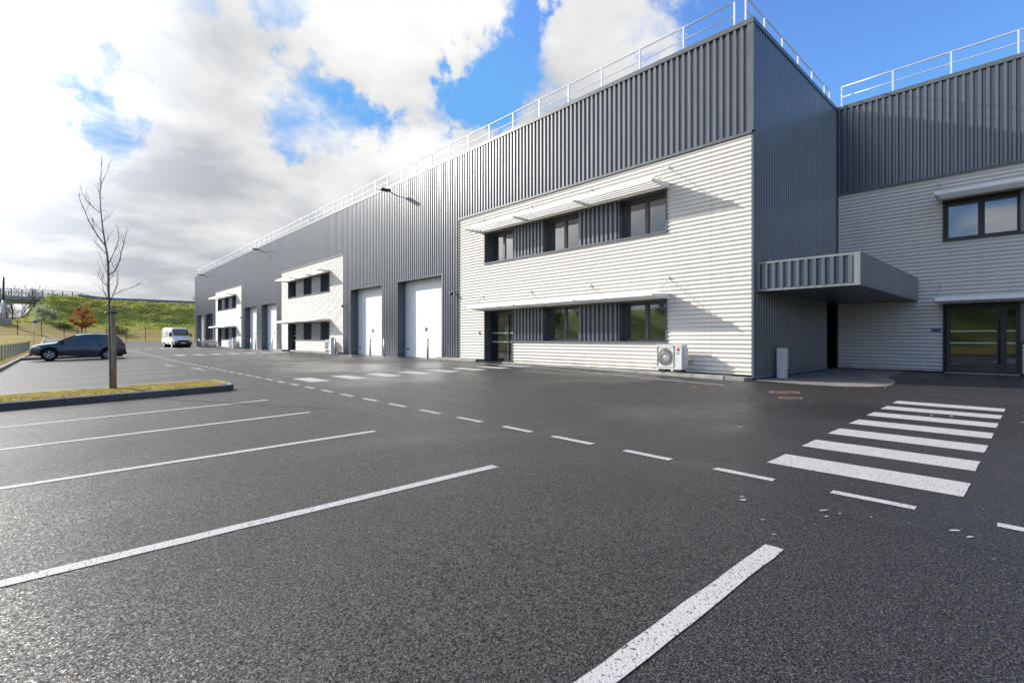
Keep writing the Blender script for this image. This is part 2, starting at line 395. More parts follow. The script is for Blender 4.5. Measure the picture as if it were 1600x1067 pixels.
def empty(name, loc=(0,0,0), rz=0, **kw):
    o = bpy.data.objects.new(name, None); COL.objects.link(o); o.location = loc; o.rotation_euler = (0,0,rz)
    o.empty_display_size = .3
    return tag(o, **kw)
def kids(o): return [c for c in bpy.data.objects if c.parent == o]
def copy_tree(o, parent=None, mats=None):
    c = o.copy(); COL.objects.link(c); c.parent = parent
    for ch in kids(o): copy_tree(ch, c)
    return c
def ss(a, b, x):
    t = max(0., min(1., (x-a)/(b-a))); return t*t*(3-2*t)

# ------------------------------------------------------------------ terrain
def yard_z(x, y):
    xc = max(-3., min(15., x))
    z = (xc-4)*.027*ss(0, 12, y) if xc < 4 else (xc-4)*.0125*ss(4, 15, y)
    return z + .62*ss(90, 118, y) + 1.2*ss(12, -6, x)*ss(72, 119, y)
def land_z(x, y):
    z = yard_z(x, y)
    z += .30*ss(118, 121, y) + 2.6*ss(119, 138, y)
    open_ = 1-ss(-1.5, -8.5, x)                       # bank ends in a cone at the bridge
    bank = 7.2*ss(136, 160, y)
    z += bank*max(open_, ss(-28, -36, x))
    z -= 7.0*ss(178, 215, y)*max(open_, ss(-28, -36, x))
    z += 8.5*ss(-48, -72, x)*(1-ss(105, 125, y))
    rough = ss(134, 140, y) if x > -60 else 1
    z += rough*(1-.8*ss(150, 160, y)*(1-ss(180, 190, y)))*(.35*noise.noise(Vector((x*.16, y*.3, 0))) + .22*noise.noise(Vector((x*.5, y*.9, 3.1))))*(1-.7*ss(157, 161, y))
    if x < -2.4: z += .10*ss(-2.4, -3.4, x)
    return z
def grid(name, xs, ys, fz, mat, dz=0, keep=None, matfn=None):
    mb = MB(); idx = {}
    for i, x in enumerate(xs):
        for j, y in enumerate(ys): idx[i, j] = mb.vert((x, y, fz(x, y)+dz))
    for i in range(len(xs)-1):
        for j in range(len(ys)-1):
            cx, cy = (xs[i]+xs[i+1])/2, (ys[j]+ys[j+1])/2
            if keep and not keep(cx, cy): continue
            mb.fi((idx[i, j], idx[i+1, j], idx[i+1, j+1], idx[i, j+1]), matfn(cx, cy) if matfn else 0, True)
    return mb.build(name, mat)
def fr(a, b, st):
    n = max(1, round((b-a)/st)); return [a+(b-a)*k/n for k in range(n+1)]
xs = fr(-900, -100, 80) + fr(-95, -40, 2.5) + fr(-38, -11, 1.5) + fr(-10, 60, .8) + fr(64, 110, 6) + fr(140, 900, 95)
ys = fr(-900, -80, 82) + fr(-70, 116, 3) + fr(117, 118, 1) + fr(118.8, 165, .8) + fr(168, 230, 4) + fr(260, 2400, 190)
def gfn(x, y):
    if x < -46 and y < 130: return 1
    return 1 if y > 133.5 else 0
def gland(x, y):
    z = land_z(x, y)
    if -2.3 < x < 59 and -44 < y < 117.4: z -= .12
    return z
g = grid('ground', xs, ys, gland, ['field', 'bank'], matfn=gfn); tag(g, kind='structure')
xa = [-2.05, -1, 0, 1, 2, 3, 4] + fr(5, 15, 1) + fr(16, 58, 3)
ya = fr(-42, -2, 4) + fr(-1, 20, 1) + fr(22, 88, 2) + fr(90, 118.2, 1.4)
a = grid('asphalt_yard', xa, ya, yard_z, 'asphalt'); tag(a, kind='structure')

def sheet(mb, pts, dz=.004, sub=None):
    """quad painted on the yard, subdivided to follow the ground"""
    A, B, C, Dd = [Vector((p[0], p[1])) for p in pts]
    near = min(A.y, C.y) < 13; st_ = .16 if near else .7
    n = max(1, int(max((B-A).length, (C-Dd).length)/st_)); m = max(1, int(max((Dd-A).length, (C-B).length)/st_))
    for i in range(n):
        for j in range(m):
            q = []
            for (u, v) in ((i/n, j/m), ((i+1)/n, j/m), ((i+1)/n, (j+1)/m), (i/n, (j+1)/m)):
                p = (A*(1-u)+B*u)*(1-v) + (Dd*(1-u)+C*u)*v
                z = yard_z(p.x, p.y)+dz
                if near: p = p+Vector((noise.noise(Vector((p.x*5, p.y*5, 1.5))), noise.noise(Vector((p.x*5, p.y*5, 8.5)))))*.009
                q.append((p.x, p.y, z))
            mb.face(q)
def rect(mb, x0, x1, y0, y1, dz=.004): sheet(mb, ((x0, y0), (x1, y0), (x1, y1), (x0, y1)), dz)
# parking bay lines
for y in (1.13, 3.74, 6.30, 8.73, 11.08):
    mb = MB(); rect(mb, -2.0, 3.2, y-.055, y+.055); tag(mb.build('parking_line', 'paint'), kind='structure')
for y in (17.9, 20.8, 23.5, 26.1, 28.7, 31.3, 33.9, 36.5, 39.1, 44.3):
    mb = MB(); rect(mb, -2.0, 3.25, y-.05, y+.05); tag(mb.build('parking_line', 'paint'), kind='structure')
# dashed lane line
dashes = [(-1.3, -.75), (-.32, .23), (.67, 1.21), (1.66, 2.2), (2.67, 3.25), (3.7, 4.36), (4.75, 5.32)]
y = 5.32+.5
while y < 31: dashes.append((y, y+.62)); y += 1.12
mb = MB()
for (a0, b0) in dashes: rect(mb, 4.66, 4.76, a0, b0)
tag(mb.build('dashed_lane_line', 'paint'), kind='structure')
mb = MB(); sheet(mb, ((4.66, 31.3), (4.76, 31.3), (5.7, 84), (5.55, 84))); tag(mb.build('lane_line', 'paint_old'), kind='structure')
# zebra crossings
mb = MB()
for k in range(7): rect(mb, 5.33+1.117*k, 5.87+1.117*k, .46+.01*k, 1.95+.02*k)
tag(mb.build('zebra_crossing', 'paint'), kind='structure')
mb = MB()
for k in range(8): rect(mb, 5.30+1.20*k, 5.86+1.20*k, 14.3, 15.95)
tag(mb.build('zebra_crossing', 'paint'), kind='structure')
mb = MB()
for k in range(7): rect(mb, 6.2+1.2*k, 6.8+1.2*k, 42.6, 44.9)
tag(mb.build('zebra_crossing', 'paint'), kind='structure')
mb = MB()
for k in range(6): rect(mb, 6.2+1.2*k, 6.8+1.2*k, 71, 73)
tag(mb.build('zebra_crossing', 'paint'), kind='structure')
# edge line before the offices, dashed bay line beyond
mb = MB(); sheet(mb, ((13.15, 5.9), (13.25, 5.9), (14.25, 17.6), (14.15, 17.6))); tag(mb.build('edge_line', 'paint'), kind='structure')
mb = MB()
for k in range(16): rect(mb, 13.3, 13.4, 19+2*k, 19.9+2*k)
tag(mb.build('dashed_bay_line', 'paint_old'), kind='structure')
# direction arrows
def arrow(x, y, s):
    mb = MB(); rect(mb, x-.06, x+.06, y, y+s*1.6)
    z = yard_z(x, y)+.004; yy = y+s*1.6
    mb.face([(x-.28, yy, z), (x+.28, yy, z), (x, yy+s*.9, z)] if s > 0 else [(x+.28, yy, z), (x-.28, yy, z), (x, yy+s*.9, z)])
    tag(mb.build('direction_arrow', 'paint_old'), kind='structure')
arrow(3.75, 29.5, -1); arrow(4.2, 22.6, 1); arrow(8.5, 27, -1)
# pale slab below the canopy, new black tarmac patch beside it
mb = MB()
poly = [(15.3, 6.04), (15.05, 4.6), (15.1, 3.7), (15.5, 3.15), (16.1, 2.9), (17, 2.86), (18.4, 3.1), (19.6, 3.5), (24.15, 3.7), (24.15, 6.04)]
mb.face([(p[0], p[1], yard_z(*p)+.012) for p in poly]); tag(mb.build('concrete_slab', 'slab'), kind='structure')
# white paint splashes
rnd = random.Random(5)
mb = MB()
def blob(mb, x, y, rx, ry, ang, dz=.005):
    n = 9; pts = []
    for k in range(n):
        t = 2*PI*k/n; r = .65+.5*rnd.random()
        u, v = rx*r*math.cos(t), ry*r*math.sin(t)
        X, Y = x+u*math.cos(ang)-v*math.sin(ang), y+u*math.sin(ang)+v*math.cos(ang)
        pts.append((X, Y, yard_z(X, Y)+dz))
    mb.face(pts)
for (x, y, rx, ry) in ((3.95, 1.62, .035, .018), (4.02, 1.66, .03, .012), (4.15, 1.12, .06, .014), (4.02, 1.07, .02, .01), (4.16, 1.02, .02, .01), (3.62, 1.35, .02, .008), (3.4, 1.2, .02, .01), (4.35, .42, .045, .018), (4.28, .34, .035, .014), (4.4, .05, .05, .02), (4.2, .0, .03, .012), (7.2, 3.0, .06, .04)):
    blob(mb, x, y, rx*.85, ry*.8, -.9+rnd.random()*.5)
tag(mb.build('paint_splash', 'paint'), kind='structure')

# ------------------------------------------------------------------ kerbed islands
def kerb_mb(path, w_, h, fz, seg=1.0, mi_top=1):
    """kerb stones of 1 m along a closed/open path, separate blocks with hairline joints"""
    mb = MB()
    for k in range(len(path)-1):
        a, b = Vector(path[k]), Vector(path[k+1]); L = (b-a).length; n = max(1, round(L/seg)); d = (b-a)/L; nrm = Vector((-d.y, d.x))
        for i in range(n):
            p = a+d*(L*i/n+.006); q = a+d*(L*(i+1)/n-.006)
            t = .025
            for (o0, o1, h0, h1, mi) in ((0, 0, -.1, h-.02, 0), (0, t, h-.02, h, 1), (t, w_, h, h, 1), (w_, w_, h, -.1, 0)):
                mb.face([(p.x+nrm.x*o0, p.y+nrm.y*o0, fz(p.x, p.y)+h0), (q.x+nrm.x*o0, q.y+nrm.y*o0, fz(q.x, q.y)+h0),
                         (q.x+nrm.x*o1, q.y+nrm.y*o1, fz(q.x, q.y)+h1), (p.x+nrm.x*o1, p.y+nrm.y*o1, fz(p.x, p.y)+h1)], mi)
            for e in (p, q):
                z = fz(e.x, e.y)
                mb.face([(e.x, e.y, z-.1), (e.x+nrm.x*w_, e.y+nrm.y*w_, z-.1), (e.x+nrm.x*w_, e.y+nrm.y*w_, z+h), (e.x+nrm.x*t, e.y+nrm.y*t, z+h), (e.x, e.y, z+h-.02)], 0)
    return mb
def island(x0, x1, y0, y1, label, tufts=0):
    c = [(x0, y0), (x1-.12, y0), (x1, y0+.18), (x1, y1-.25), (x1-.15, y1), (x0, y1)]
    root = empty('kerbed_island', (0,0,0), label=label, cat='traffic island')
    kerb_mb(c, .12, .15, yard_z).build('kerb', ['conc_d', 'conc_top'], root)
    mb = MB(); xs_ = fr(x0, x1-.1, .14); ys_ = fr(y0+.1, y1-.1, .14); ids = {}
    for i, x in enumerate(xs_):
        for j, y in enumerate(ys_):
            e = min((x-x0+.1), x1-.1-x, y-y0-.1, y1-.1-y)
            ids[i, j] = mb.vert((x, y, yard_z(x, y)+.135+.05*ss(0, .3, e)+.025*noise.noise(Vector((x*4, y*4, 0)))))
    for i in range(len(xs_)-1):
        for j in range(len(ys_)-1): mb.fi((ids[i, j], ids[i+1, j], ids[i+1, j+1], ids[i, j+1]), 0, True)
    mb.build('turf', 'turf', root)
    if tufts:
        mb = MB(); r = random.Random(3)
        for k in range(tufts):
            x = r.uniform(x0, x1-.14); y = r.uniform(y0+.1, y1-.12); a = r.uniform(0, 2*PI); hh = r.uniform(.015, .05); ww = .006
            z = yard_z(x, y)+.14+.02; lx, ly = r.uniform(-.03, .03), r.uniform(-.03, .03)
            mb.face([(x-ww*math.cos(a), y-ww*math.sin(a), z), (x+ww*math.cos(a), y+ww*math.sin(a), z), (x+lx, y+ly, z+hh)])
        o = mb.build('grass_blades', 'turf_blade', root); o['kind'] = 'stuff'
island(-2.0, 3.22, 13.78, 15.55, 'near kerbed island of yellow turf with a bare staked sapling', 14000)
island(-2.0, 3.3, 45.4, 46.9, 'low kerbed island just behind the parked dark grey car')
island(-2.0, 4.6, 75.0, 76.6, 'farthest kerbed island, left of the white van')
# long kerb on the left, before the fence
mb = kerb_mb([(-2.0, 112), (-2.0, -40)], -.14, .13, yard_z, 1.0)
o = mb.build('kerb', ['conc_top', 'conc_top']); tag(o, kind='structure')

# ------------------------------------------------------------------ building
FX, SX = 15.5, 24.2           # facade planes
Y0, Y1 = 6.1, 90.6
TOP = 10.9
B = empty('warehouse_building', (FX, Y0, 0), label='long dark grey and white corrugated metal warehouse with roof rails', cat='building')
BO = Vector((FX, Y0, 0))
def part(mb, name, mats, parent=None, label=None):
    """part of the building: geometry given in world coordinates"""
    p = parent or B
    o = mb.build(name, mats, p)
    o.data.transform(Matrix.Translation(-BO))
    if label: o['label'] = label
    return o
PITCH = .215
def rib_profile(u0, u1):
    base = [(0, 0), (.066, 0), (.099, .072), (.182, .072)]
    pts = []
    k = math.floor(u0/PITCH)-1
    while k*PITCH < u1+PITCH:
        for (a_, d_) in base: pts.append((k*PITCH+a_, d_))
        k += 1
    def dep(u):
        for i in range(len(pts)-1):
            if pts[i][0] <= u <= pts[i+1][0]:
                f = (u-pts[i][0])/(pts[i+1][0]-pts[i][0]); return pts[i][1]*(1-f)+pts[i+1][1]*f
        return 0
    res = [(u0, dep(u0))] + [p for p in pts if u0+1e-4 < p[0] < u1-1e-4] + [(u1, dep(u1))]
    return res
def ribs(mb, axis, plane, sgn, u0, u1, z0, z1):
    """vertical trapezoid sheet; axis 'Y' -> plane X=plane; sgn outward direction; long sheets are lapped every few metres"""
    pr_ = rib_profile(u0, u1)
    def P_(u, d, z): return (plane+sgn*d, u, z) if axis == 'Y' else (u, plane+sgn*d, z)
    for k in range(len(pr_)-1):
        (ua, da), (ub, db) = pr_[k], pr_[k+1]
        mb.face([P_(ua, da, z0), P_(ub, db, z0), P_(ub, db, z1), P_(ua, da, z1)])
WP = .1405
def waves(mb, X, y0, y1, z0, z1, amp=.020, N=8):
    zs = [z0]; k = math.ceil(z0/(WP/N)+1e-6)
    while k*WP/N < z1-1e-4:
        zs.append(k*WP/N); k += 1
    zs.append(z1)
    d = [X - amp*(1+math.cos(2*PI*z/WP)) for z in zs]
    a_ = [mb.vert((d[i], y0, zs[i])) for i in range(len(zs))]; b_ = [mb.vert((d[i], y1, zs[i])) for i in range(len(zs))]
    for i in range(len(zs)-1): mb.fi((a_[i], b_[i], b_[i+1], a_[i+1]), 0, True)
garages = [(22.6, 27.4, 1), (29.45, 34.1, 1), (50.8, 55.6, 1), (57.4, 62.1, 1), (78.3, 82.8, 0), (84.2, 89.0, 1)]
panels = [(6.1, 21.0), (35.45, 49.45), (63.5, 76.7)]
GT = 4.78; PT = 7.5
# dark cladding of the long facade
brk = [(Y0, None)]
ev = sorted([(p[0], p[1], PT) for p in panels]+[(g_[0], g_[1], GT) for g_ in garages])
cur = Y0
mb = MB()
for (a_, b_, zt) in ev:
    if a_ > cur+.01: ribs(mb, 'Y', FX, -1, cur, a_, .10, TOP)
    ribs(mb, 'Y', FX, -1, a_, b_, zt, TOP); cur = b_
ribs(mb, 'Y', FX, -1, cur, Y1, .10, TOP)
part(mb, 'front_cladding', 'clad')
# side wall (faces the camera, -Y) with a dark recess in the corner
mb = MB()
ribs(mb, 'X', Y0, -1, FX, 22.8, .12, TOP); ribs(mb, 'X', Y0, -1, 22.8, SX-.04, 2.75, TOP)
part(mb, 'side_cladding', 'clad')
mb = MB(); ribs(mb, 'Y', SX, -1, -34, Y0-.06, 7.36, TOP)
part(mb, 'wing_cladding', 'clad')
mb = MB(); ribs(mb, 'Y', SX, -1, -34, -9.5, .1, 7.36); part(mb, 'wing_cladding', 'clad')
mb = MB(); ribs(mb, 'X', Y1, 1, FX, 60, .1, TOP); part(mb, 'end_cladding', 'clad')
# body behind the cladding: roof, back and far walls, base
mb = MB()
mb.box((FX+.02, Y0+.02, 10.55), (60, Y1-.02, 10.62)); mb.box((SX+.02, -34, 10.50), (60, Y0, 10.56))
part(mb, 'roof', 'trim')
mb = MB(); mb.box((59.9, -34, 0), (60, Y1, 10.9)); mb.box((SX, -34.1, 0), (60, -34, 10.9)); mb.box((FX+.9, Y0+.9, -.1), (FX+1, Y1-.9, 10.5)); mb.box((FX+1, Y0+.9, -.1), (60, Y0+1, 10.5)); mb.box((SX+.9, -33, -.1), (SX+1, Y0, 10.5))
part(mb, 'inner_wall', 'dark')
# parapet caps and corner trims
mb = MB()
mb.box((FX-.095, Y0-.095, TOP-.05), (FX+.35, Y1+.07, TOP+.10))
mb.box((FX+.35, Y0-.095, TOP-.05), (SX+.35, Y0+.35, TOP+.10))
mb.box((SX-.095, -34, TOP-.05), (SX+.35, Y0-.095, TOP+.10))
part(mb, 'parapet_cap', 'trim')
mb = MB(); mb.box((FX-.080, Y0-.080, PT+.09), (FX+.09, Y0+.11, TOP-.05)); part(mb, 'corner_trim', 'trim')
mb = MB(); mb.box((FX-.046, Y0-.070, .06), (FX+.03, Y0-.004, PT)); part(mb, 'corner_trim', 'trim')
mb = MB(); mb.box((SX-.14, Y0-.09, 3.7), (SX-.005, Y0-.003, TOP-.06)); part(mb, 'corner_trim', 'trim')
mb = MB(); mb.box((FX-.06, Y1-.1, .1), (FX+.06, Y1+.06, TOP-.05)); part(mb, 'corner_trim', 'trim')
def rev(mb, X, y0, y1, z0, z1, d, t=.02, sill=True):
    """lining of a recess in a wall at X facing -X, open to the front"""
    mb.box((X-.055, y0-.05, z0), (X+d, y0, z1)); mb.box((X-.055, y1, z0), (X+d, y1+.05, z1))
    mb.box((X-.056, y0-.05, z1), (X+d, y1+.05, z1+.06))
    if sill: mb.box((X-.085, y0-.05, z0-.06), (X+d, y1+.05, z0))
# garage doors
for (a_, b_, shut) in garages:
    mb = MB(); rev(mb, FX, a_, b_, .0, GT, .5, sill=False); part(mb, 'door_surround', 'trim')
    zb = .12
    if shut:
        mb = MB(); n = 8; hh = (GT-zb)/n
        for k in range(n):
            mb.box((FX+.5, a_, zb+k*hh+.006), (FX+.54, b_, zb+(k+1)*hh-.006))
        mb.box((FX+.515, a_, zb), (FX+.56, b_, GT), 0)
        d = part(mb, 'garage_door', 'door')
        q = MB(); q.lathe([(0, -.012), (.05, -.012), (.06, 0)], (FX+.5, b_-.3, .62), 'X', 14); q.box((FX+.47, b_-.42, .60), (FX+.498, b_-.22, .66))
        part(q, 'lock', 'black', d)
        q = MB(); q.box((FX+.488, (a_+b_)/2-.12, 1.72), (FX+.499, (a_+b_)/2+.10, 1.92)); part(q, 'door_plate', 'blue', d)
    else:
        mb = MB(); mb.box((FX+.6, a_, .1), (FX+.64, b_, GT)); part(mb, 'doorway_dark_sheet', 'dark')  # near-black sheet standing in for the darkness inside the open doorway
        mb = MB()
        for t in (.36, .56, .9): mb.box((FX+.45, a_+(b_-a_)*t-.05, .1), (FX+.55, a_+(b_-a_)*t+.05, GT))
        part(mb, 'door_frame', 'galv')

def window(X, y0, y1, z0, z1, mull=1, parent=None, fw=.06):
    mb = MB(); d = .07
    mb.box((X, y0, z0), (X+d, y0+fw, z1)); mb.box((X, y1-fw, z0), (X+d, y1, z1))
    mb.box((X+.002, y0+fw, z0), (X+d, y1-fw, z0+fw)); mb.box((X+.002, y0+fw, z1-fw), (X+d, y1-fw, z1))
    L = y1-y0
    for k in range(mull):
        c = y0+L*(k+1)/(mull+1); mb.box((X-.004, c-.055, z0+fw), (X+d, c+.055, z1-fw))
    for k in range(mull+1):   # casement sash
        a_ = y0+L*k/(mull+1)+.055; b_ = y0+L*(k+1)/(mull+1)-.055; s_ = .035
        for bx in (((a_, z0+fw), (a_+s_, z1-fw)), ((b_-s_, z0+fw), (b_, z1-fw)), ((a_+s_, z0+fw), (b_-s_, z0+fw+s_)), ((a_+s_, z1-fw-s_), (b_-s_, z1-fw))):
            mb.box((X+.012, bx[0][0], bx[0][1]), (X+d-.01, bx[1][0], bx[1][1]))
    f = part(mb, 'window', 'trim' if X < 20 else 'frame')
    for k in range(mull+1):
        a_ = y0+L*k/(mull+1)+.09; b_ = y0+L*(k+1)/(mull+1)-.09
        q = MB(); tl = .004*(1 if k % 2 else -1)
        q.face([(X+.045, a_, z0+fw+.02), (X+.045+tl, b_, z0+fw+.02), (X+.045+tl, b_, z1-fw-.02), (X+.045, a_, z1-fw-.02)])
        part(q, 'pane', 'glass', f)
    return f
def glass_door(X, y0, y1, z0, z1, kind=0):
    mb = MB(); d = .07; fw = .07
    if kind == 0: leaves = [(y0+.02, y0+.36*(y1-y0)), (y0+.36*(y1-y0), y1-.02)]
    else: leaves = [(y0, y0+.46), (y0+.46, y1-.02)] if (y1-y0) > 1 else [(y0, y1)]
    mb.box((X+.002, y0, z1-.10), (X+d, y1, z1))
    for (a_, b_) in leaves:
        s_ = .055 if kind == 0 else .12
        mb.box((X, a_, z0), (X+d, a_+s_, z1-.1)); mb.box((X, b_-s_, z0), (X+d, b_, z1-.1))
        mb.box((X+.003, a_+s_, z0), (X+d, b_-s_, z0+.09)); mb.box((X+.003, a_+s_, z1-.19), (X+d, b_-s_, z1-.1))
    o = part(mb, 'glass_door', 'frame')
    for (a_, b_) in leaves:
        s_ = .055 if kind == 0 else .12
        q = MB(); q.face([(X+.04, a_+s_, z0+.09), (X+.04, b_-s_, z0+.09), (X+.04, b_-s_, z1-.19), (X+.04, a_+s_, z1-.19)]); part(q, 'pane', 'glassd', o)
        for z in (1.09, 1.52): q = MB(); q.box((X+.034, a_+s_, z), (X+.038, b_-s_, z+.045)); part(q, 'safety_strip', 'strip', o)
    c = leaves[0][1]
    q = MB(); q.tube([(X-.07, c+.06, z0+.35), (X-.07, c+.06, z1-.55)], .018, 8)
    for z in (z0+.5, z1-.7): q.tube([(X-.07, c+.06, z), (X+.01, c+.06, z)], .014, 6)
    part(q, 'handle', 'black', o)
    return o
def awning(X, y0, y1, z, label=None, arms=4, wide=1.08):
    """louvred sun shade: sloping blades carried by arms, hung from the wall on rods"""
    mb = MB()
    nb = 5
    Xo = X-.05-wide
    for k in range(nb):
        xo = Xo+.01+wide*k/nb; xi = xo+.125; t = .02
        pf = [(xo, z+.005), (xo+.035, z+.075), (xi, z+.150), (xi+t, z+.140), (xo+.055, z+.065), (xo+t, z)]
        A_ = [mb.vert((p[0], y0, p[1])) for p in pf]; B_ = [mb.vert((p[0], y1, p[1])) for p in pf]
        mb.fi(A_); mb.fi(B_[::-1])
        for i in range(6): mb.fi((A_[i], B_[i], B_[(i+1) % 6], A_[(i+1) % 6]))
    o = part(mb, 'awning', 'wmetal', label=label)
    for k in range(arms):
        yc = y0+.02+(y1-y0-.04)*k/(arms-1)
        q = MB()
        zt = z+.125
        pts = [(Xo-.022, z+.05), (X-.03, z+(.05 if 0 < k < arms-1 else .13)), (X-.03, z-.06), (Xo+.3, z-.035), (Xo-.022, z-.005)]
        t = .03
        A_ = [q.vert((p[0], yc-t, p[1])) for p in pts]; B_ = [q.vert((p[0], yc+t, p[1])) for p in pts]
        q.fi(A_); q.fi(B_[::-1])
        for i in range(len(pts)): q.fi((A_[i], B_[i], B_[(i+1) % 5], A_[(i+1) % 5]))
        recalc(part(q, 'bracket', 'wmetal', o))
        q = MB(); q.tube([(X-.035, yc, z+.66), (Xo+.45, yc, z+.13)], .011, 6)
        q.box((X-.06, yc-.03, z+.60), (X-.035, yc+.03, z+.72)); q.box((Xo+.42, yc-.012, z+.125), (Xo+.48, yc+.012, z+.17))
        part(q, 'rod', 'galv', o)
    return o
def office(X, p0, p1, o0, o1, zu=(5.0, 6.43), zl=(1.17, 2.6), rec=.36, pt=PT, wing=False):
    m = (o1-o0)/5
    yd = o1-m                                           # near side of the door bay
    zb = .16 if not wing else .05
    mb = MB()
    e0 = p0+(.012 if p0 > 7 else -.03)
    for (a_, b_, z0, z1) in ((e0, yd-.05, zb, zl[0]-.06), (o1+.05, p1, zb, zl[0]-.06), (e0, o0-.05, zl[0]-.06, zl[1]+.06), (o1+.05, p1, zl[0]-.06, zl[1]+.06),
                             (e0, p1, zl[1]+.06, zu[0]-.06), (e0, o0-.05, zu[0]-.06, zu[1]+.06), (o1+.05, p1, zu[0]-.06, zu[1]+.06), (e0, p1, zu[1]+.06, pt)):
        waves(mb, X-.005, a_, b_, z0, z1)
    part(mb, 'white_cladding', 'white')
    mb = MB()
    mb.box((X-.085, e0, pt), (X+.02, p1+.06, pt+.09)); mb.box((X-.06, p1, zb), (X+.02, p1+.06, pt))
    if p0 > 7: mb.box((X-.06, p0-.06, zb), (X+.02, p0+.008, pt))
    part(mb, 'panel_trim', 'trim')
    # recess linings
    mb = MB(); rev(mb, X, o0, o1, zu[0], zu[1], rec+.08)
    part(mb, 'window_surround', 'trim' if not wing else 'frame')
    mb = MB()
    mb.box((X-.055, o0-.05, zl[0]), (X+rec+.08, o0, zl[1])); mb.box((X-.055, o1, .06), (X+rec+.08, o1+.05, zl[1]))
    mb.box((X-.056, o0-.05, zl[1]), (X+rec+.08, o1+.05, zl[1]+.06))
    mb.box((X-.085, o0-.05, zl[0]-.06), (X+rec+.08, yd, zl[0])); mb.box((X-.05, yd-.05, .06), (X+rec+.08, yd, zl[0]-.06))
    part(mb, 'window_surround', 'trim' if not wing else 'frame')
    for j in range(5):
        a_, b_ = o0+m*j, o0+m*(j+1)
        if j % 2 == 0:
            window(X+rec, a_, b_, zu[0], zu[1])
            if j < 4: window(X+rec, a_, b_, zl[0], zl[1])
        else:
            for (z0, z1) in (zu, zl):
                mb = MB(); ribs(mb, 'Y', X+.07, -1, a_+.03, b_-.03, z0, z1)
                mb.box((X+.02, a_, z0), (X+rec+.05, a_+.03, z1)); mb.box((X+.02, b_-.03, z0), (X+rec+.05, b_, z1))
                part(mb, 'infill_cladding', 'clad')
    glass_door(X+rec, yd, o1, .10 if not wing else .04, zl[1], 0 if not wing else 1)
    mb = MB(); mb.box((X-.04, yd, -.05), (X+rec+.08, o1, .10 if not wing else .035)); part(mb, 'door_step', 'conc')
    for z in (zu[1]+.08, zl[1]+.10): awning(X, o0-.14, o1+.16, z)
office(FX, 6.1, 21.0, 8.97, 18.86)
office(FX, 35.45, 49.45, 38.05, 47.5)
office(FX, 63.5, 76.7, 66.0, 75.2)
office(SX, -9.5, 5.98, -7.2, 2.60, (4.92, 6.32), (1.17, 2.5), .12, 7.27, True)
# corner recess: lining and a dark panel standing in for an unlit passage
mb = MB(); mb.box((22.8, Y0+.35, 0), (SX, Y0+.4, 2.75)); mb.box((22.72, Y0-.05, 0), (22.8, Y0+.4, 2.75)); mb.box((22.8, Y0-.04, 2.70), (SX-.02, Y0+.35, 2.76))
part(mb, 'corner_dark_panel', 'frame')
# canopy in the corner
mb = MB(); cy0 = 3.42; z0, z1 = 2.70, 3.58
CXf = FX+.16
ribs(mb, 'Y', CXf, -1, cy0+.12, Y0-.12, z0+.06, z1-.06)
ribs(mb, 'X', cy0, -1, CXf+.05, SX-.05, z0+.06, z1-.06)
cn = part(mb, 'canopy', 'clad')
mb = MB()
for z in (z0, z1-.06):
    mb.box((CXf-.06, cy0-.06, z), (CXf+.05, Y0-.064, z+.06)); mb.box((CXf+.05, cy0-.06, z), (SX-.035, cy0+.05, z+.06))
mb.box((CXf-.055, cy0-.055, z0+.06), (CXf+.05, cy0+.12, z1-.06)); mb.box((CXf-.052, Y0-.13, z0+.06), (CXf+.05, Y0-.066, z1-.06))
part(mb, 'canopy_trim', 'bluegrey', cn)
mb = MB(); mb.box((CXf+.05, cy0+.05, z0+.03), (SX-.04, Y0-.06, z0+.08)); mb.box((CXf+.05, cy0+.05, z1-.14), (SX-.04, Y0-.06, z1-.10)); part(mb, 'canopy_soffit', 'trim', cn)
mb = MB(); mb.box((FX+.02, Y0-.14, .06), (22.7, Y0-.05, .12)); part(mb, 'base_flashing', 'bluegrey')
# kerb plinth along the offices
for (a_, b_) in ((6.66, 16.85), (18.95, 22.4), (35.3, 45.5), (47.6, 50.6), (63.4, 73.2), (75.3, 77.5)):
    mb = MB(); n = max(1, round((b_-a_)/1.0))
    for k in range(n):
        q0 = a_+(b_-a_)*k/n+.005; q1 = a_+(b_-a_)*(k+1)/n-.005
        x0 = 14.80 if a_ < 10 else 14.95
        mb.bevbox((x0, q0, -.1), (x0+.2, q1, yard_z(15, q0)*.5+.13 if a_ < 10 else .27), .015)
    mb.box((x0+.2, a_+.01, -.1), (FX+.1, b_-.01, .12 if a_ < 10 else .255))
    part(mb, 'plinth_kerb', 'conc')
mb = MB(); mb.bevbox((14.82, 6.05, -.1), (15.2, 6.64, .115), .015); mb.box((15.2, 6.06, -.1), (15.46, 6.63, .10)); part(mb, 'plinth_kerb', 'conc_top', label='short grey end stone of the kerb at the building corner')
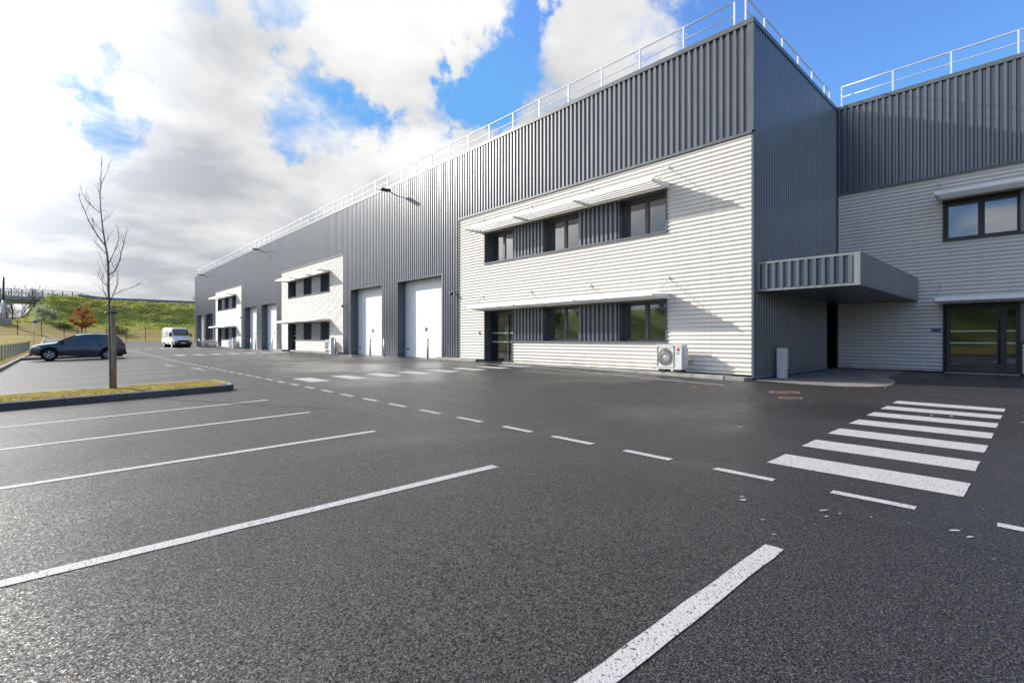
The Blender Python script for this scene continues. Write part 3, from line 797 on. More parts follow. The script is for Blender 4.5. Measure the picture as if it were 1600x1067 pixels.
# roof rails
def rail(pts_posts, label):
    mb = MB()
    z = (TOP+.95+.12, TOP+.52+.12)
    for zz, r_ in ((z[0], .026), (z[1], .018)):
        mb.tube([(p[0], p[1], zz) for p in pts_posts], r_, 6)
    o = part(mb, 'guard_rail', 'rail', label=label)
    for p in pts_posts:
        q = MB(); q.box((p[0]-.025, p[1]-.025, TOP+.05), (p[0]+.025, p[1]+.025, z[0])); part(q, 'post', 'rail', o)
rail([(FX+.30, 6.75+1.735*k, 0) for k in range(49)][::1], 'white rail along the long facade roof edge')
rail([(FX+.30, 6.4, 0)]+[(17.3+1.62*k, 6.4, 0) for k in range(5)]+[(24.5, 6.4, 0)], 'white rail above the dark side wall')
rail([(SX+.32, 5.95-1.75*k, 0) for k in range(18)], 'white rail on the right wing roof edge')
mb = MB(); mb.box((FX+.2, 9, TOP+.10), (FX+.23, Y1-1, TOP+.22)); part(mb, 'toe_board', 'rail')
# flood lights, cameras
for y in (27.4, 54.5, 81.6):
    mb = MB(); mb.bevbox((FX-1.25, y-.20, 10.30), (FX-.62, y+.20, 10.40), .03)
    o = part(mb, 'floodlight', 'black'); q = MB(); q.tube([(FX-.04, y, 10.14), (FX-.35, y, 10.22), (FX-.7, y, 10.34)], .03, 8); q.box((FX-.08, y-.09, 10.0), (FX-.045, y+.09, 10.28)); part(q, 'arm', 'black', o)
for y in (21.4, 35.15, 63.1):
    mb = MB(); mb.lathe([(0, -.09), (.05, -.08), (.08, -.03), (.085, .03), (.06, .05), (0, .05)], (FX-.25, y, 3.66), 'Z', 14)
    o = part(mb, 'security_camera', 'black'); q = MB(); q.tube([(FX-.045, y, 3.78), (FX-.25, y, 3.78), (FX-.25, y, 3.70)], .022, 6); part(q, 'bracket', 'wmetal', o)
mb = MB(); mb.bevbox((SX-.075, 2.70, 1.53), (SX-.045, 2.97, 1.65), .01)
sg = part(mb, 'door_sign', 'blue')
q = MB(); rr = random.Random(2)
for k in range(5): q.box((SX-.080, 2.74+.042*k, 1.57), (SX-.0765, 2.74+.042*k+.022, 1.57+.03+.02*rr.random()))
part(q, 'sign_lettering', 'grey', sg)
mb = MB(); mb.bevbox((FX-.09, 19.28, 1.50), (FX-.035, 19.42, 1.64), .01); part(mb, 'entry_phone', 'galv')

# ------------------------------------------------------------------ text helper
def text_mesh(txt, size, ext=.002):
    cu = bpy.data.curves.new('t', 'FONT'); cu.body = txt; cu.size = size; cu.extrude = ext; cu.align_x = 'CENTER'; cu.offset = size*.012
    o = bpy.data.objects.new('t', cu); COL.objects.link(o)
    dg = bpy.context.evaluated_depsgraph_get(); me = bpy.data.meshes.new_from_object(o.evaluated_get(dg))
    bpy.data.objects.remove(o); return me
# ------------------------------------------------------------------ AC units
def make_ac(label):
    """front faces -X; local origin at base centre front; width along Y"""
    root = empty('outdoor_ac_unit', label=label, cat='air conditioner', group='air conditioning units on the plinth kerb')
    W_, Dp, H_, zf = .90, .36, .80, .09
    mb = MB(); mb.bevbox((0, -W_/2, zf), (Dp, W_/2, zf+H_), .018); mb.bevbox((-.012, -W_/2-.01, zf+H_-.03), (Dp+.01, W_/2+.01, zf+H_+.01), .008)
    mb.box((-.006, -W_/2+.02, zf+.12), (-.001, -W_/2+.27, zf+.125))
    body = mb.build('casing', 'acw', root)
    cy, cz, rad = .145, zf+.405, .29
    mb = MB(); mb.lathe([(0, -.002), (rad, -.002), (rad+.0, -.001)], (0, cy, cz), 'X', 32); mb.build('fan_opening', 'black', body)
    mb = MB()
    for r_ in (.06, .10, .14, .18, .22, .26, .29): 
        n = 32; mb.tube([(-.018, cy+r_*math.cos(2*PI*k/n), cz+r_*math.sin(2*PI*k/n)) for k in range(n+1)], .0042, 5, cap=False)
    for k in range(28):
        a_ = 2*PI*k/28; b_ = a_+.25
        mb.tube([(-.016, cy+.05*math.cos(a_), cz+.05*math.sin(a_)), (-.02, cy+.29*math.cos(b_), cz+.29*math.sin(b_))], .0042, 4)
    mb.lathe([(0, -.028), (.045, -.026), (.055, -.012)], (0, cy, cz), 'X', 18)
    for (y0, z0, y1, z1) in ((cy-.31, cz-.33, cy-.295, cz+.33), (cy+.295, cz-.33, cy+.31, cz+.33), (cy-.295, cz-.33, cy+.295, cz-.315), (cy-.295, cz+.315, cy+.295, cz+.33)):
        mb.box((-.022, y0, z0), (-.001, y1, z1))
    mb.build('fan_grille', 'acw', body)
    for y in (.27, -.27):
        mb = MB(); mb.bevbox((.0, y-.14, 0), (.34, y+.14, zf-.002), .02); mb.build('rubber_foot', 'black', root)
    mb = MB()
    for (y, z) in ((.40, zf+.72), (-.165, zf+.73)): mb.box((-.008, y-.03, z), (-.002, y+.03, z+.035))
    mb.build('lifting_notch', 'black', body)
    # round red badge with white strokes, grey lettering below
    ly, lz = -.315, zf+.66
    mb = MB(); mb.lathe([(0, -.004), (.062, -.004), (.062, 0)], (0, ly, lz), 'X', 26); mb.build('badge', 'red', body)
    mb = MB(); n = 18
    mb.tube([(-.0055, ly-.045*math.cos(t_), lz+.045*math.sin(t_)) for t_ in [R(20)+R(250)*k/n*-1 for k in range(n+1)]], .0035, 4)
    mb.tube([(-.0055, ly-.045, lz), (-.0055, ly-.015, lz)], .0035, 4)
    mb.tube([(-.0055, ly, lz+.024), (-.0055, ly, lz-.022), (-.0055, ly-.018, lz-.022)], .0035, 4)
    mb.lathe([(0, -.007), (.007, -.007), (.007, 0)], (0, ly+.022, lz+.02), 'X', 10); mb.build('badge_strokes', 'acw', body)
    me = text_mesh('LG', .10); me.transform(Matrix(((0, 0, 1, 0), (-1, 0, 0, 0), (0, 1, 0, 0), (0, 0, 0, 1)))); me.transform(Matrix.Translation((-.006, ly, zf+.505)))
    me.materials.clear(); me.materials.append(M['grey']); o = bpy.data.objects.new('lettering', me); COL.objects.link(o); o.parent = body
    # service cover and pipes on the -Y end
    mb = MB(); mb.bevbox((.10, -W_/2-.05, zf+.10), (Dp-.02, -W_/2+.002, zf+.70), .012); mb.build('service_cover', 'acw', body)
    mb = MB()
    for k, z in enumerate((zf+.18, zf+.26)): mb.tube([(.30, -W_/2-.045, z), (.36, -W_/2-.09, z), (.44, -W_/2-.09, z+.02), (.60, -W_/2-.06, z+.05)], .014, 8)
    mb.build('refrigerant_pipe', 'black', body)
    return root
ac = make_ac('outdoor air conditioner with red badge below the nearest office windows')
ac.location = (14.83, 8.48, .165)
a2 = copy_tree(ac); a2.location = (14.97, 37.2, .272); a2['label'] = 'outdoor air conditioner at the middle white office block, beside a pale cabinet'
a3 = copy_tree(ac); a3.location = (14.97, 65.6, .272); a3['label'] = 'outdoor air conditioner at the farthest white office block, right of the bicycles'
a4 = copy_tree(ac); a4.location = (14.97, 67.0, .272); a4['label'] = 'outdoor air conditioner nearest the bicycles at the farthest office block'
# ------------------------------------------------------------------ cabinets
def cabinet(x, y, z, label, s=1.):
    root = empty('utility_cabinet', (x, y, z), label=label, cat='utility cabinet', group='pale utility cabinets by the walls')
    mb = MB(); mb.bevbox((0, 0, .26*s), (.30, .23*s, .95*s), .012); mb.build('housing', 'acw', root)
    mb = MB(); mb.bevbox((.006, .006, -.1), (.294, .224*s, .255*s), .006); mb.build('base', 'acw', root)
    mb = MB(); mb.bevbox((.02, -.02, .30*s), (.27, 0.002, .92*s), .008); mb.build('door', 'acw', root)
    return root
cabinet(16.75, 5.60, .02, 'pale cabinet standing below the corner canopy', 1.0)
cabinet(14.72, 35.9, .12, 'pale cabinet beside the middle office block air conditioner', 1.3)
cabinet(14.72, 64.2, .12, 'pale cabinet beside the farthest office block', 1.3)
# ------------------------------------------------------------------ bollards
bl = [(15.0, 23.3, 'bollard before the nearest garage door', ), (14.95, 28.2, 'bollard left of the nearest garage door'), (14.95, 30.1, 'bollard before the second garage door'),
      (14.7, 35.1, 'bollard at the right corner of the middle office block'), (14.95, 50.5, 'bollard at the right side of the third garage door'),
      (14.95, 56.0, 'bollard left of the third garage door'), (14.95, 57.6, 'bollard at the fourth garage door'),
      (14.95, 63.0, 'bollard at the corner of the farthest office block'), (14.8, 83.6, 'farthest bollard, right of the white van')]
def bollard():
    root = empty('bollard')
    mb = MB(); mb.tube([(0, 0, -.1), (0, 0, 1.1)], .057, 14); mb.lathe([(.057, 1.1), (.05, 1.125), (0, 1.14)], (0,0,0), 'Z', 14); mb.build('pole', 'galv', root)
    mb = MB(); mb.lathe([(.12, 0), (.12, .012), (.06, .02)], (0,0,0), 'Z', 14); mb.build('base_plate', 'galv', root)
    return root
b0 = bollard()
for k, (x, y, lab) in enumerate(bl):
    o = b0 if k == 0 else copy_tree(b0)
    o.location = (x, y, yard_z(x, y)); tag(o, 'galvanised steel '+lab, 'bollard', 'steel bollards along the facade')
# ------------------------------------------------------------------ manhole covers
for (x, y, r_, lab) in ((12.6, 4.2, .34, 'larger rusty cover in the tarmac before the canopy'), (11.45, 3.7, .24, 'smaller rusty cover in the tarmac before the canopy'), (12.3, 6.15, .2, 'small rusty cover below the nearest air conditioner')):
    root = empty('manhole_cover', (x, y, yard_z(x, y)), label=lab, cat='manhole cover', group='rusty covers in the tarmac')
    mb = MB(); mb.lathe([(r_, .003), (r_, .010), (r_*.86, .012), (r_*.86, .006)], (0,0,0), 'Z', 28); mb.build('ring', 'rust', root)
    mb = MB(); mb.lathe([(r_*.85, .008), (0, .011)], (0,0,0), 'Z', 28)
    for k in range(-3, 4): mb.box((-r_*.6, k*r_*.18-.008, .009), (r_*.6, k*r_*.18+.008, .015))
    mb.build('lid', 'rust', root)
# ------------------------------------------------------------------ sapling with stake
WT = 11.55                          # distance plane of the tree
def tp(zx, zy, off=0.):             # position in the plane of the sapling
    x = 90+zx*.375; y = 220+zy*.375
    l = (x-800)/768.; v = (529-y)/768.; w_ = WT+off
    return Vector(((F_[0]+l*R_[0])*w_, (F_[1]+l*R_[1])*w_, CH+v*w_))
tb = tp(222, 1040)
TZ = yard_z(tb.x, tb.y)+.12
root = empty('sapling', (tb.x, tb.y, TZ), label='bare young tree tied to a round wooden stake on the near island', cat='tree')
def tbuild(mb, name, mat, par):
    o = mb.build(name, mat, par); o.data.transform(Matrix.Translation(-Vector(root.location))); return o
mb = MB()
tr = [(222, 1040), (219, 900), (216, 780), (214, 690), (212, 600), (211, 520), (206, 470), (200, 440), (192, 390), (185, 340), (180, 290), (177, 240), (178, 200), (181, 140), (183, 95), (182, 58)]
rad = [.029, .027, .026, .025, .023, .024, .020, .018, .015, .013, .011, .009, .008, .006, .005, .003]
mb.tube([tp(*p) for p in tr], rad, 8)
trunk = tbuild(mb, 'trunk', 'barkg', root)
br = [([(214, 665), (200, 645), (190, 615), (184, 570)], .009), ([(214, 680), (232, 640), (250, 600), (251, 560), (247, 540)], .011),
      ([(236, 640), (262, 628), (290, 617), (320, 610), (346, 588)], .008), ([(213, 610), (190, 590), (176, 575), (170, 558)], .007),
      ([(213, 560), (238, 542), (258, 500), (268, 455), (278, 420), (291, 360)], .012), ([(212, 515), (228, 480), (245, 445), (255, 405), (253, 355)], .010),
      ([(206, 475), (178, 445), (160, 425), (150, 412)], .008), ([(200, 440), (170, 400), (148, 365), (128, 330), (112, 290), (96, 255), (87, 225)], .013),
      ([(165, 393), (150, 370), (140, 328)], .006), ([(180, 302), (150, 280), (122, 250), (103, 220), (97, 200)], .008), ([(188, 335), (205, 322), (222, 318)], .005),
      ([(201, 425), (212, 408), (217, 395)], .005), ([(181, 190), (190, 160), (205, 130), (221, 84)], .006), ([(240, 542), (228, 520), (224, 500)], .005),
      ([(212, 560), (195, 530), (184, 498)], .006), ([(177, 240), (172, 210), (171, 178)], .005), ([(182, 110), (186, 95), (186, 80)], .004), ([(192, 390), (176, 370), (150, 340), (132, 320)], .006),
      ([(213, 640), (205, 600), (186, 560), (178, 540)], .006), ([(262, 500), (262, 470), (258, 450)], .004), ([(214, 585), (232, 560), (250, 520)], .005)]
r = random.Random(8)
mb = MB()
for pts, rd in br:
    dep = r.uniform(-.35, .35); n = len(pts)
    P3 = [tp(p[0], p[1], dep*(k/(n-1))) for k, p in enumerate(pts)]
    mb.tube(P3, [rd*(1-.72*k/(n-1)) for k in range(n)], 6)
    for k in range(1, n):
        for q in range(2):
            f = r.random(); p = P3[k-1].lerp(P3[k], f); L_ = r.uniform(.05, .28)
            d = (P3[k]-P3[k-1]).normalized()+Vector((r.uniform(-1, 1), r.uniform(-1, 1), r.uniform(-.1, .9)))*.8
            d.normalize(); m_ = p+d*L_*.5+Vector((r.uniform(-.02, .02), r.uniform(-.02, .02), .01))
            mb.tube([p, m_, p+d*L_+Vector((0, 0, .03))], [.0035, .0028, .0015], 4)
for k in range(4, 15):
    p = tp(*tr[k])
    for q in range(2):
        d = Vector((r.uniform(-1, 1), r.uniform(-1, 1), r.uniform(0, 1))).normalized(); mb.tube([p, p+d*r.uniform(.04, .2)], [.004, .0015], 4)
    mb.lathe([(0, -.012), (.012, 0), (0, .012)], tuple(p+Vector((.01, 0, 0))), 'Z', 5)
tbuild(mb, 'branches', 'twig', root)
st = tp(232, 1042, .0)-Vector((R_[0], R_[1], 0))*-.02
stk = empty('tree_stake', (st.x, st.y, TZ), label='thick round wooden stake standing beside the bare sapling', cat='stake')
mb = MB(); top_ = tp(229, 690)
mb.tube([st-Vector((0, 0, .3)), st+Vector((0, 0, .9)), Vector((top_.x, top_.y, top_.z-.01)), Vector((top_.x, top_.y, top_.z))], [.050, .048, .046, .040], 14)
o = mb.build('post', 'wood', stk); o.data.transform(Matrix.Translation(-Vector(stk.location)))
mb = MB(); c = tp(222, 716); 
ring_ = [c+Vector((R_[0], R_[1], 0))*(.125*math.cos(t))+Vector((F_[0], F_[1], 0))*(.075*math.sin(t)) for t in [2*PI*k/20 for k in range(21)]]
for dz_ in (-.008, .008): mb.tube([p+Vector((0, 0, dz_)) for p in ring_], .009, 5, cap=False)
o = mb.build('tie', 'black', stk); o.data.transform(Matrix.Translation(-Vector(stk.location)))

# ------------------------------------------------------------------ vehicles
def loft(sections, mi=0, sm=True, cap=True):
    mb = MB(); rings = [[mb.vert(p) for p in s_] for s_ in sections]; n = len(rings[0])
    for k in range(len(rings)-1):
        for j in range(n): mb.fi((rings[k][j], rings[k][(j+1) % n], rings[k+1][(j+1) % n], rings[k+1][j]), mi, sm)
    if cap: mb.fi(rings[0][::-1], mi); mb.fi(rings[-1], mi)
    return mb
def boolean_cut(o, cutters):
    recalc(o)
    for c in cutters:
        recalc(c); md = o.modifiers.new('b', 'BOOLEAN'); md.operation = 'DIFFERENCE'; md.object = c; md.solver = 'EXACT'
    dg = bpy.context.evaluated_depsgraph_get(); dg.update()
    me = bpy.data.meshes.new_from_object(o.evaluated_get(dg)); o.modifiers.clear(); o.data = me
    for c in cutters: bpy.data.objects.remove(c)
    try: me.shade_smooth(); me.set_sharp_from_angle(angle=R(35))
    except Exception: pass
def wheel(parent, x, y, z, rad, wd, side, spokes=5):
    mb = MB(); s_ = side
    mb.lathe([(rad*.66, -wd/2), (rad*.93, -wd/2), (rad, -wd*.3), (rad, wd*.3), (rad*.93, wd/2), (rad*.66, wd/2), (rad*.66, -wd/2)], (0, 0, 0), 'Y', 32)
    t_ = mb.build('wheel', 'tyre', parent, (x, y, z))
    mb = MB()
    yo = s_*wd*.42
    mb.lathe([(rad*.67, s_*wd*.5), (rad*.60, s_*wd*.46), (rad*.58, -s_*wd*.3)], (0,0,0), 'Y', 28)
    mb.lathe([(0, yo+s_*.01), (rad*.14, yo+s_*.005), (rad*.16, yo-s_*.03)], (0,0,0), 'Y', 16)
    for k in range(spokes):
        for da in (-.17, .17):
            a_ = 2*PI*k/spokes+.3
            p = Vector((math.cos(a_)*rad*.12, yo, math.sin(a_)*rad*.12)); q = Vector((math.cos(a_+da)*rad*.62, yo, math.sin(a_+da)*rad*.62))
            mb.tube([p, q], [rad*.07, rad*.085], 5)
    mb.build('rim', 'alloy', t_)
    mb = MB(); mb.lathe([(0, -s_*wd*.05), (rad*.6, -s_*wd*.05)], (0,0,0), 'Y', 20); mb.build('brake_disc', 'black', t_)
def cyl_cut(x, y, z, rad, L):
    mb = MB(); n = 28
    a_ = [mb.vert((x+rad*math.cos(2*PI*k/n), y-L/2, z+rad*math.sin(2*PI*k/n))) for k in range(n)]; b_ = [mb.vert((x+rad*math.cos(2*PI*k/n), y+L/2, z+rad*math.sin(2*PI*k/n))) for k in range(n)]
    mb.fi(a_); mb.fi(b_[::-1])
    for k in range(n): mb.fi((a_[k], a_[(k+1) % n], b_[(k+1) % n], b_[k]))
    return mb.build('cut', 'black')
def make_car():
    root = empty('parked_car', label='dark grey compact crossover parked nose to the left kerb', cat='car')
    st = [(2.26, .42, .62, .52), (2.20, .30, .74, .72), (2.05, .24, .86, .84), (1.8, .24, .94, .90), (1.4, .24, 1.01, .925), (1.05, .24, 1.07, .93), (.5, .24, 1.09, .93), (-.3, .24, 1.12, .93),
          (-1.1, .24, 1.17, .93), (-1.6, .25, 1.20, .92), (-1.95, .28, 1.20, .88), (-2.15, .34, 1.12, .84), (-2.25, .42, .98, .76)]
    sec = []
    for (x, zb, zt, w_) in st:
        h_ = zt-zb
        half = [(.0, zb), (w_*.80, zb), (w_*.95, zb+.12*h_), (w_, zb+.38*h_), (w_*.985, zb+.62*h_), (w_*.955, zb+.84*h_), (w_*.90, zb+.97*h_), (w_*.62, zt+.02), (0, zt+.045)]
        ring = [(x, y, z) for (y, z) in half] + [(x, -y, z) for (y, z) in half[-2:0:-1]]
        sec.append(ring)
    body = loft(sec).build('body', 'carp', root)
    WX = (1.38, -1.36); rw = .335
    boolean_cut(body, [cyl_cut(x, 0, rw+.02, .405, 3) for x in WX])
    for x in WX:
        mb = MB(); mb.lathe([(.397, -.925), (.397, .925)], (x, 0, rw+.02), 'Y', 28); mb.lathe([(0, -.6), (.396, -.6)], (x, 0, rw+.02), 'Y', 28); mb.lathe([(0, .6), (.396, .6)], (x, 0, rw+.02), 'Y', 28); mb.build('wheel_well', 'dark', body)
    # greenhouse shell
    gh = [(1.10, 1.06, 1.09, .86, .84), (.62, 1.07, 1.34, .86, .76), (.18, 1.08, 1.56, .86, .69), (-.15, 1.09, 1.63, .86, .675), (-.7, 1.1, 1.665, .86, .67), (-1.3, 1.12, 1.65, .85, .65), (-1.68, 1.14, 1.60, .84, .62), (-1.80, 1.15, 1.56, .83, .62), (-2.10, 1.15, 1.20, .80, .76)]
    sec = []
    for (x, zb, zt, wb, wt) in gh:
        half = [(0, zb-.05), (wb, zb-.05), (wb, zb), (wt+.0, zt-.035), (wt-.08, zt), (0, zt+.025)]
        sec.append([(x, y, z) for (y, z) in half]+[(x, -y, z) for (y, z) in half[-2:0:-1]])
    mbx = loft(sec); ro = mbx.build('roof', 'carp', body); recalc(ro)
    for p in ro.data.polygons: p.use_smooth = True
    try: ro.data.set_sharp_from_angle(angle=R(28))
    except Exception: pass
    def gy(x, z):
        for k in range(len(gh)-1):
            a_, b_ = gh[k], gh[k+1]
            if b_[0] <= x <= a_[0]:
                f = (x-a_[0])/(b_[0]-a_[0]); zb, zt, wb, wt = [a_[i]*(1-f)+b_[i]*f for i in range(1, 5)]
                zt -= .035
                g_ = max(0, min(1, (z-zb)/max(.02, zt-zb))); return wb*(1-g_)+wt*g_
        return .8
    for s_ in (1, -1):
        for poly in ([(.98, 1.12), (.2, 1.49), (-.02, 1.53), (-.14, 1.13)], [(-.22, 1.135), (-.10, 1.545), (-.95, 1.56), (-1.20, 1.19)], [(-1.27, 1.21), (-1.05, 1.555), (-1.45, 1.53), (-1.72, 1.38)]):
            mb = MB(); cx_ = sum(p[0] for p in poly)/4; cz_ = sum(p[1] for p in poly)/4
            # subdivide to hug the shell
            N_ = 5; g_ = {}
            A_, B_, C_, D_ = [Vector(p) for p in poly]
            for i in range(N_+1):
                for j in range(N_+1):
                    u, v = i/N_, j/N_; p = (A_*(1-u)+D_*u)*(1-v)+(B_*(1-u)+C_*u)*v
                    g_[i, j] = mb.vert((p.x, s_*(gy(p.x, p.y)+.012), p.y))
            for i in range(N_):
                for j in range(N_): mb.fi((g_[i, j], g_[i+1, j], g_[i+1, j+1], g_[i, j+1]), 0, True)
            recalc(mb.build('side_window', 'carg', body))
        # mirror, handles, arch and sill cladding, lamps
        mb = MB(); mb.bevbox((.72, s_*.90, 1.08), (.92, s_*1.09, 1.22), .03); mb.build('wing_mirror', 'black', body)
        for hx in (.1, -.95):
            mb = MB(); mb.bevbox((hx-.1, s_*.90, .93), (hx+.1, s_*.945, .965), .012); mb.build('door_handle', 'carp', body)
        mb = MB(); mb.bevbox((-.95, s_*.84, .24), (.95, s_*.945, .38), .02); mb.build('sill_cladding', 'black', body)
        for x in WX:
            mb = MB(); n = 20
            for k in range(n):
                t0, t1 = R(-12)+R(204)*k/n, R(-12)+R(204)*(k+1)/n
                f = lambda t, r_, yy: (x+r_*math.cos(t), s_*yy, rw+.02+r_*math.sin(t))
                mb.face([f(t0, .40, .942), f(t1, .40, .942), f(t1, .47, .946), f(t0, .47, .946)]); mb.face([f(t0, .40, .80), f(t1, .40, .80), f(t1, .40, .942), f(t0, .40, .942)])
                mb.face([f(t0, .47, .946), f(t1, .47, .946), f(t1, .475, .90), f(t0, .475, .90)])
            mb.build('arch_trim', 'black', body)
        mb = MB(); mb.bevbox((2.16, s_*.50, .70), (1.78, s_*.88, .82), .04); mb.build('headlight', 'headl', body)
        mb = MB(); mb.bevbox((-2.19, s_*.55, .96), (-1.88, s_*.885, 1.10), .03); mb.build('tail_light', 'redl', body)
        for x in WX: wheel(root, x, s_*.82, rw, rw, .21, s_)
    mb = MB(); mb.face([(1.05, -.80, 1.13), (1.05, .80, 1.13), (.22, .665, 1.585), (.22, -.665, 1.585)])
    mb.build('windscreen', 'carg', body)
    mb = MB(); mb.face([(-1.84, -.60, 1.545), (-1.84, .60, 1.545), (-2.13, .72, 1.23), (-2.13, -.72, 1.23)]); mb.build('rear_window', 'carg', body)
    mb = MB(); mb.bevbox((2.0, -.62, .25), (2.265, .62, .44), .06); mb.bevbox((2.20, -.42, .52), (2.275, .42, .66), .02); mb.build('front_bumper', 'black', body)
    mb = MB(); mb.bevbox((-2.31, -.70, .34), (-2.05, .70, .56), .06); mb.build('rear_bumper', 'black', body)
    mb = MB(); mb.box((-2.306, -.26, .60), (-2.25, .26, .71)); mb.build('number_plate', 'wmetal', body)
    for s_ in (1, -1):
        mb = MB(); mb.tube([(.0, s_*.60, 1.66), (-.1, s_*.60, 1.70), (-1.3, s_*.58, 1.71), (-1.45, s_*.57, 1.65)], .016, 6); mb.build('roof_rail', 'galv', body)
    return root
car = make_car(); car.scale = (1.04, 1.0, 1.03)
car.location = (.88, 43.1, yard_z(.75, 43.1)-.02); car.rotation_euler = (0, R(-1.0), R(179))

def make_van():
    root = empty('delivery_van', label='white panel van with black front bumper parked facing the camera', cat='van')
    # body: x forward, cab at +x
    st = [(-2.95, .5, 2.35, .93), (-2.90, .42, 2.48, .97), (-2.0, .42, 2.52, 1.0), (0, .42, 2.52, 1.0), (1.15, .42, 2.50, 1.0), (1.42, .42, 2.40, .98), (1.62, .42, 2.12, .97), (2.02, .42, 1.52, .97), (2.25, .42, 1.22, .95), (2.65, .42, 1.08, .90), (2.86, .46, .92, .80), (2.92, .50, .80, .70)]
    sec = []
    for (x, zb, zt, w_) in st:
        h_ = zt-zb
        tw = 1-.09*max(0, min(1, (zt-1)/1.5))
        half = [(0, zb), (w_*.92, zb), (w_, zb+.07*h_), (w_, zb+.4*h_), (w_*(1+tw)/2, zb+.72*h_), (w_*tw, zb+.92*h_), (w_*tw-.10, zt), (0, zt+.03)]
        sec.append([(x, y, z) for (y, z) in half]+[(x, -y, z) for (y, z) in half[-2:0:-1]])
    body = loft(sec).build('body', 'vanw', root)
    WX = (1.95, -1.75); rw = .345
    boolean_cut(body, [cyl_cut(x, 0, rw+.03, .43, 3.2) for x in WX])
    for x in WX:
        mb = MB(); mb.lathe([(.422, -.98), (.422, .98)], (x, 0, rw+.03), 'Y', 28); mb.lathe([(0, -.6), (.42, -.6)], (x, 0, rw+.03), 'Y', 28); mb.lathe([(0, .6), (.42, .6)], (x, 0, rw+.03), 'Y', 28); mb.build('wheel_well', 'dark', body)
    mb = MB(); mb.face([(2.06, -.84, 1.51), (2.06, .84, 1.51), (1.50, .82, 2.335), (1.50, -.82, 2.335)]); q = mb.build('windscreen', 'carg', body)
    mb = MB(); mb.box((2.01, -.012, 1.49), (2.07, .45, 1.505)); mb.tube([(2.08, .1, 1.51), (1.92, .75, 1.80)], .01, 4); mb.tube([(2.08, -.6, 1.51), (1.95, -.05, 1.75)], .01, 4); mb.build('wiper', 'black', body)
    for s_ in (1, -1):
        mb = MB(); mb.face([(1.95, s_*.975, 1.42), (1.62, s_*.955, 1.98), (1.0, s_*.955, 1.98), (1.0, s_*.985, 1.38)]); recalc(mb.build('side_window', 'carg', body))
        mb = MB(); mb.bevbox((1.68, s_*1.02, 1.40), (1.80, s_*1.22, 1.78), .04); mb.build('wing_mirror', 'black', body)
        mb = MB(); mb.bevbox((2.48, s_*.62, .86), (2.84, s_*.885, 1.08), .05); mb.build('headlight', 'headl', body)
        mb = MB(); mb.bevbox((-1.2, s_*.96, .52), (1.4, s_*1.012, .64), .015); mb.bevbox((-2.86, s_*.96, .52), (-2.25, s_*1.012, .64), .015); mb.build('side_moulding', 'black', body)
        mb = MB(); mb.box((.93, s_*.985, .62), (.945, s_*1.004, 2.2)); mb.box((-.35, s_*.985, .62), (-.335, s_*1.004, 2.2)); mb.box((-2.7, s_*.985, 1.30), (.93, s_*1.003, 1.315)); mb.build('door_seam', 'grey', body)
        for x in WX: wheel(root, x, s_*.87, rw, rw, .22, s_)
    mb = MB(); mb.bevbox((2.60, -.94, .34), (3.02, .94, .72), .07); mb.bevbox((2.80, -.60, .74), (2.955, .60, .93), .03); mb.build('front_bumper', 'black', body)
    mb = MB(); mb.box((3.02, -.27, .52), (3.032, .27, .64)); mb.build('number_plate', 'wmetal', body)
    return root
van = make_van(); vx, vy = 11.5, 79.8
van.location = (vx, vy, yard_z(vx, vy)); van.scale = (1.0, 1.05, 1.04); van.rotation_euler = (0, 0, R(-84))
# ------------------------------------------------------------------ bicycles
def make_bike():
    root = empty('bicycle')
    rw = .33
    for x, nm in ((-.52, 'rear'), (.52, 'front')):
        mb = MB(); n = 24
        mb.tube([(x+rw*math.cos(2*PI*k/n), 0, rw+.02+rw*math.sin(2*PI*k/n)) for k in range(n+1)], .022, 6, cap=False)
        w_ = mb.build('wheel', 'tyre', root)
        mb = MB()
        mb.tube([(x+(rw-.03)*math.cos(2*PI*k/n), 0, rw+.02+(rw-.03)*math.sin(2*PI*k/n)) for k in range(n+1)], .012, 5, cap=False)
        for k in range(12): mb.tube([(x, 0, rw+.02), (x+rw*.9*math.cos(PI*k/6), 0, rw+.02+rw*.9*math.sin(PI*k/6))], .004, 3)
        mb.build('rim', 'alloy', w_)
    mb = MB(); z = rw+.02
    bb = (-.06, 0, .31); seat = (-.22, 0, .84); head = (.33, 0, .86); hl = (.37, 0, .70)
    for a_, b_ in ((bb, seat), (bb, hl), (seat, head), (bb, (-.52, 0, z)), ((-.2, 0, .76), (-.52, 0, z)), (head, hl), (hl, (.52, 0, z))): mb.tube([a_, b_], .022, 6)
    mb.build('frame', 'wmetal', root)
    mb = MB(); mb.bevbox((-.36, -.07, .90), (-.12, .07, .95), .02); mb.tube([seat, (-.24, 0, .90)], .014, 6); mb.build('saddle', 'black', root)
    mb = MB(); mb.tube([head, (.31, 0, .98), (.34, -.26, 1.0)], .014, 6); mb.tube([(.31, 0, .98), (.34, .26, 1.0)], .014, 6); mb.build('handlebar', 'galv', root)
    mb = MB(); mb.lathe([(0, -.03), (.09, -.03), (.09, -.025), (0, -.025)], bb, 'Y', 14); mb.tube([(-.06, -.05, .31), (.05, -.09, .18)], .01, 5); mb.tube([(-.06, .05, .31), (-.17, .09, .44)], .01, 5); mb.build('crank', 'galv', root)
    return root
bk = make_bike()
wh = ['nearest the air conditioners', 'second from the air conditioners', 'in the middle of the row', 'second from the dark open doorway', 'farthest along, by the dark open doorway']
for k in range(5):
    o = bk if k == 0 else copy_tree(bk)
    y = 71.2+1.75*k; x = 14.2
    o.location = (x, y, yard_z(x, y)); o.rotation_euler = (R(4), 0, R(12+9*((k*2) % 3)))
    tag(o, 'pale parked bicycle '+wh[k], 'bicycle', 'bicycles by the farthest office block')
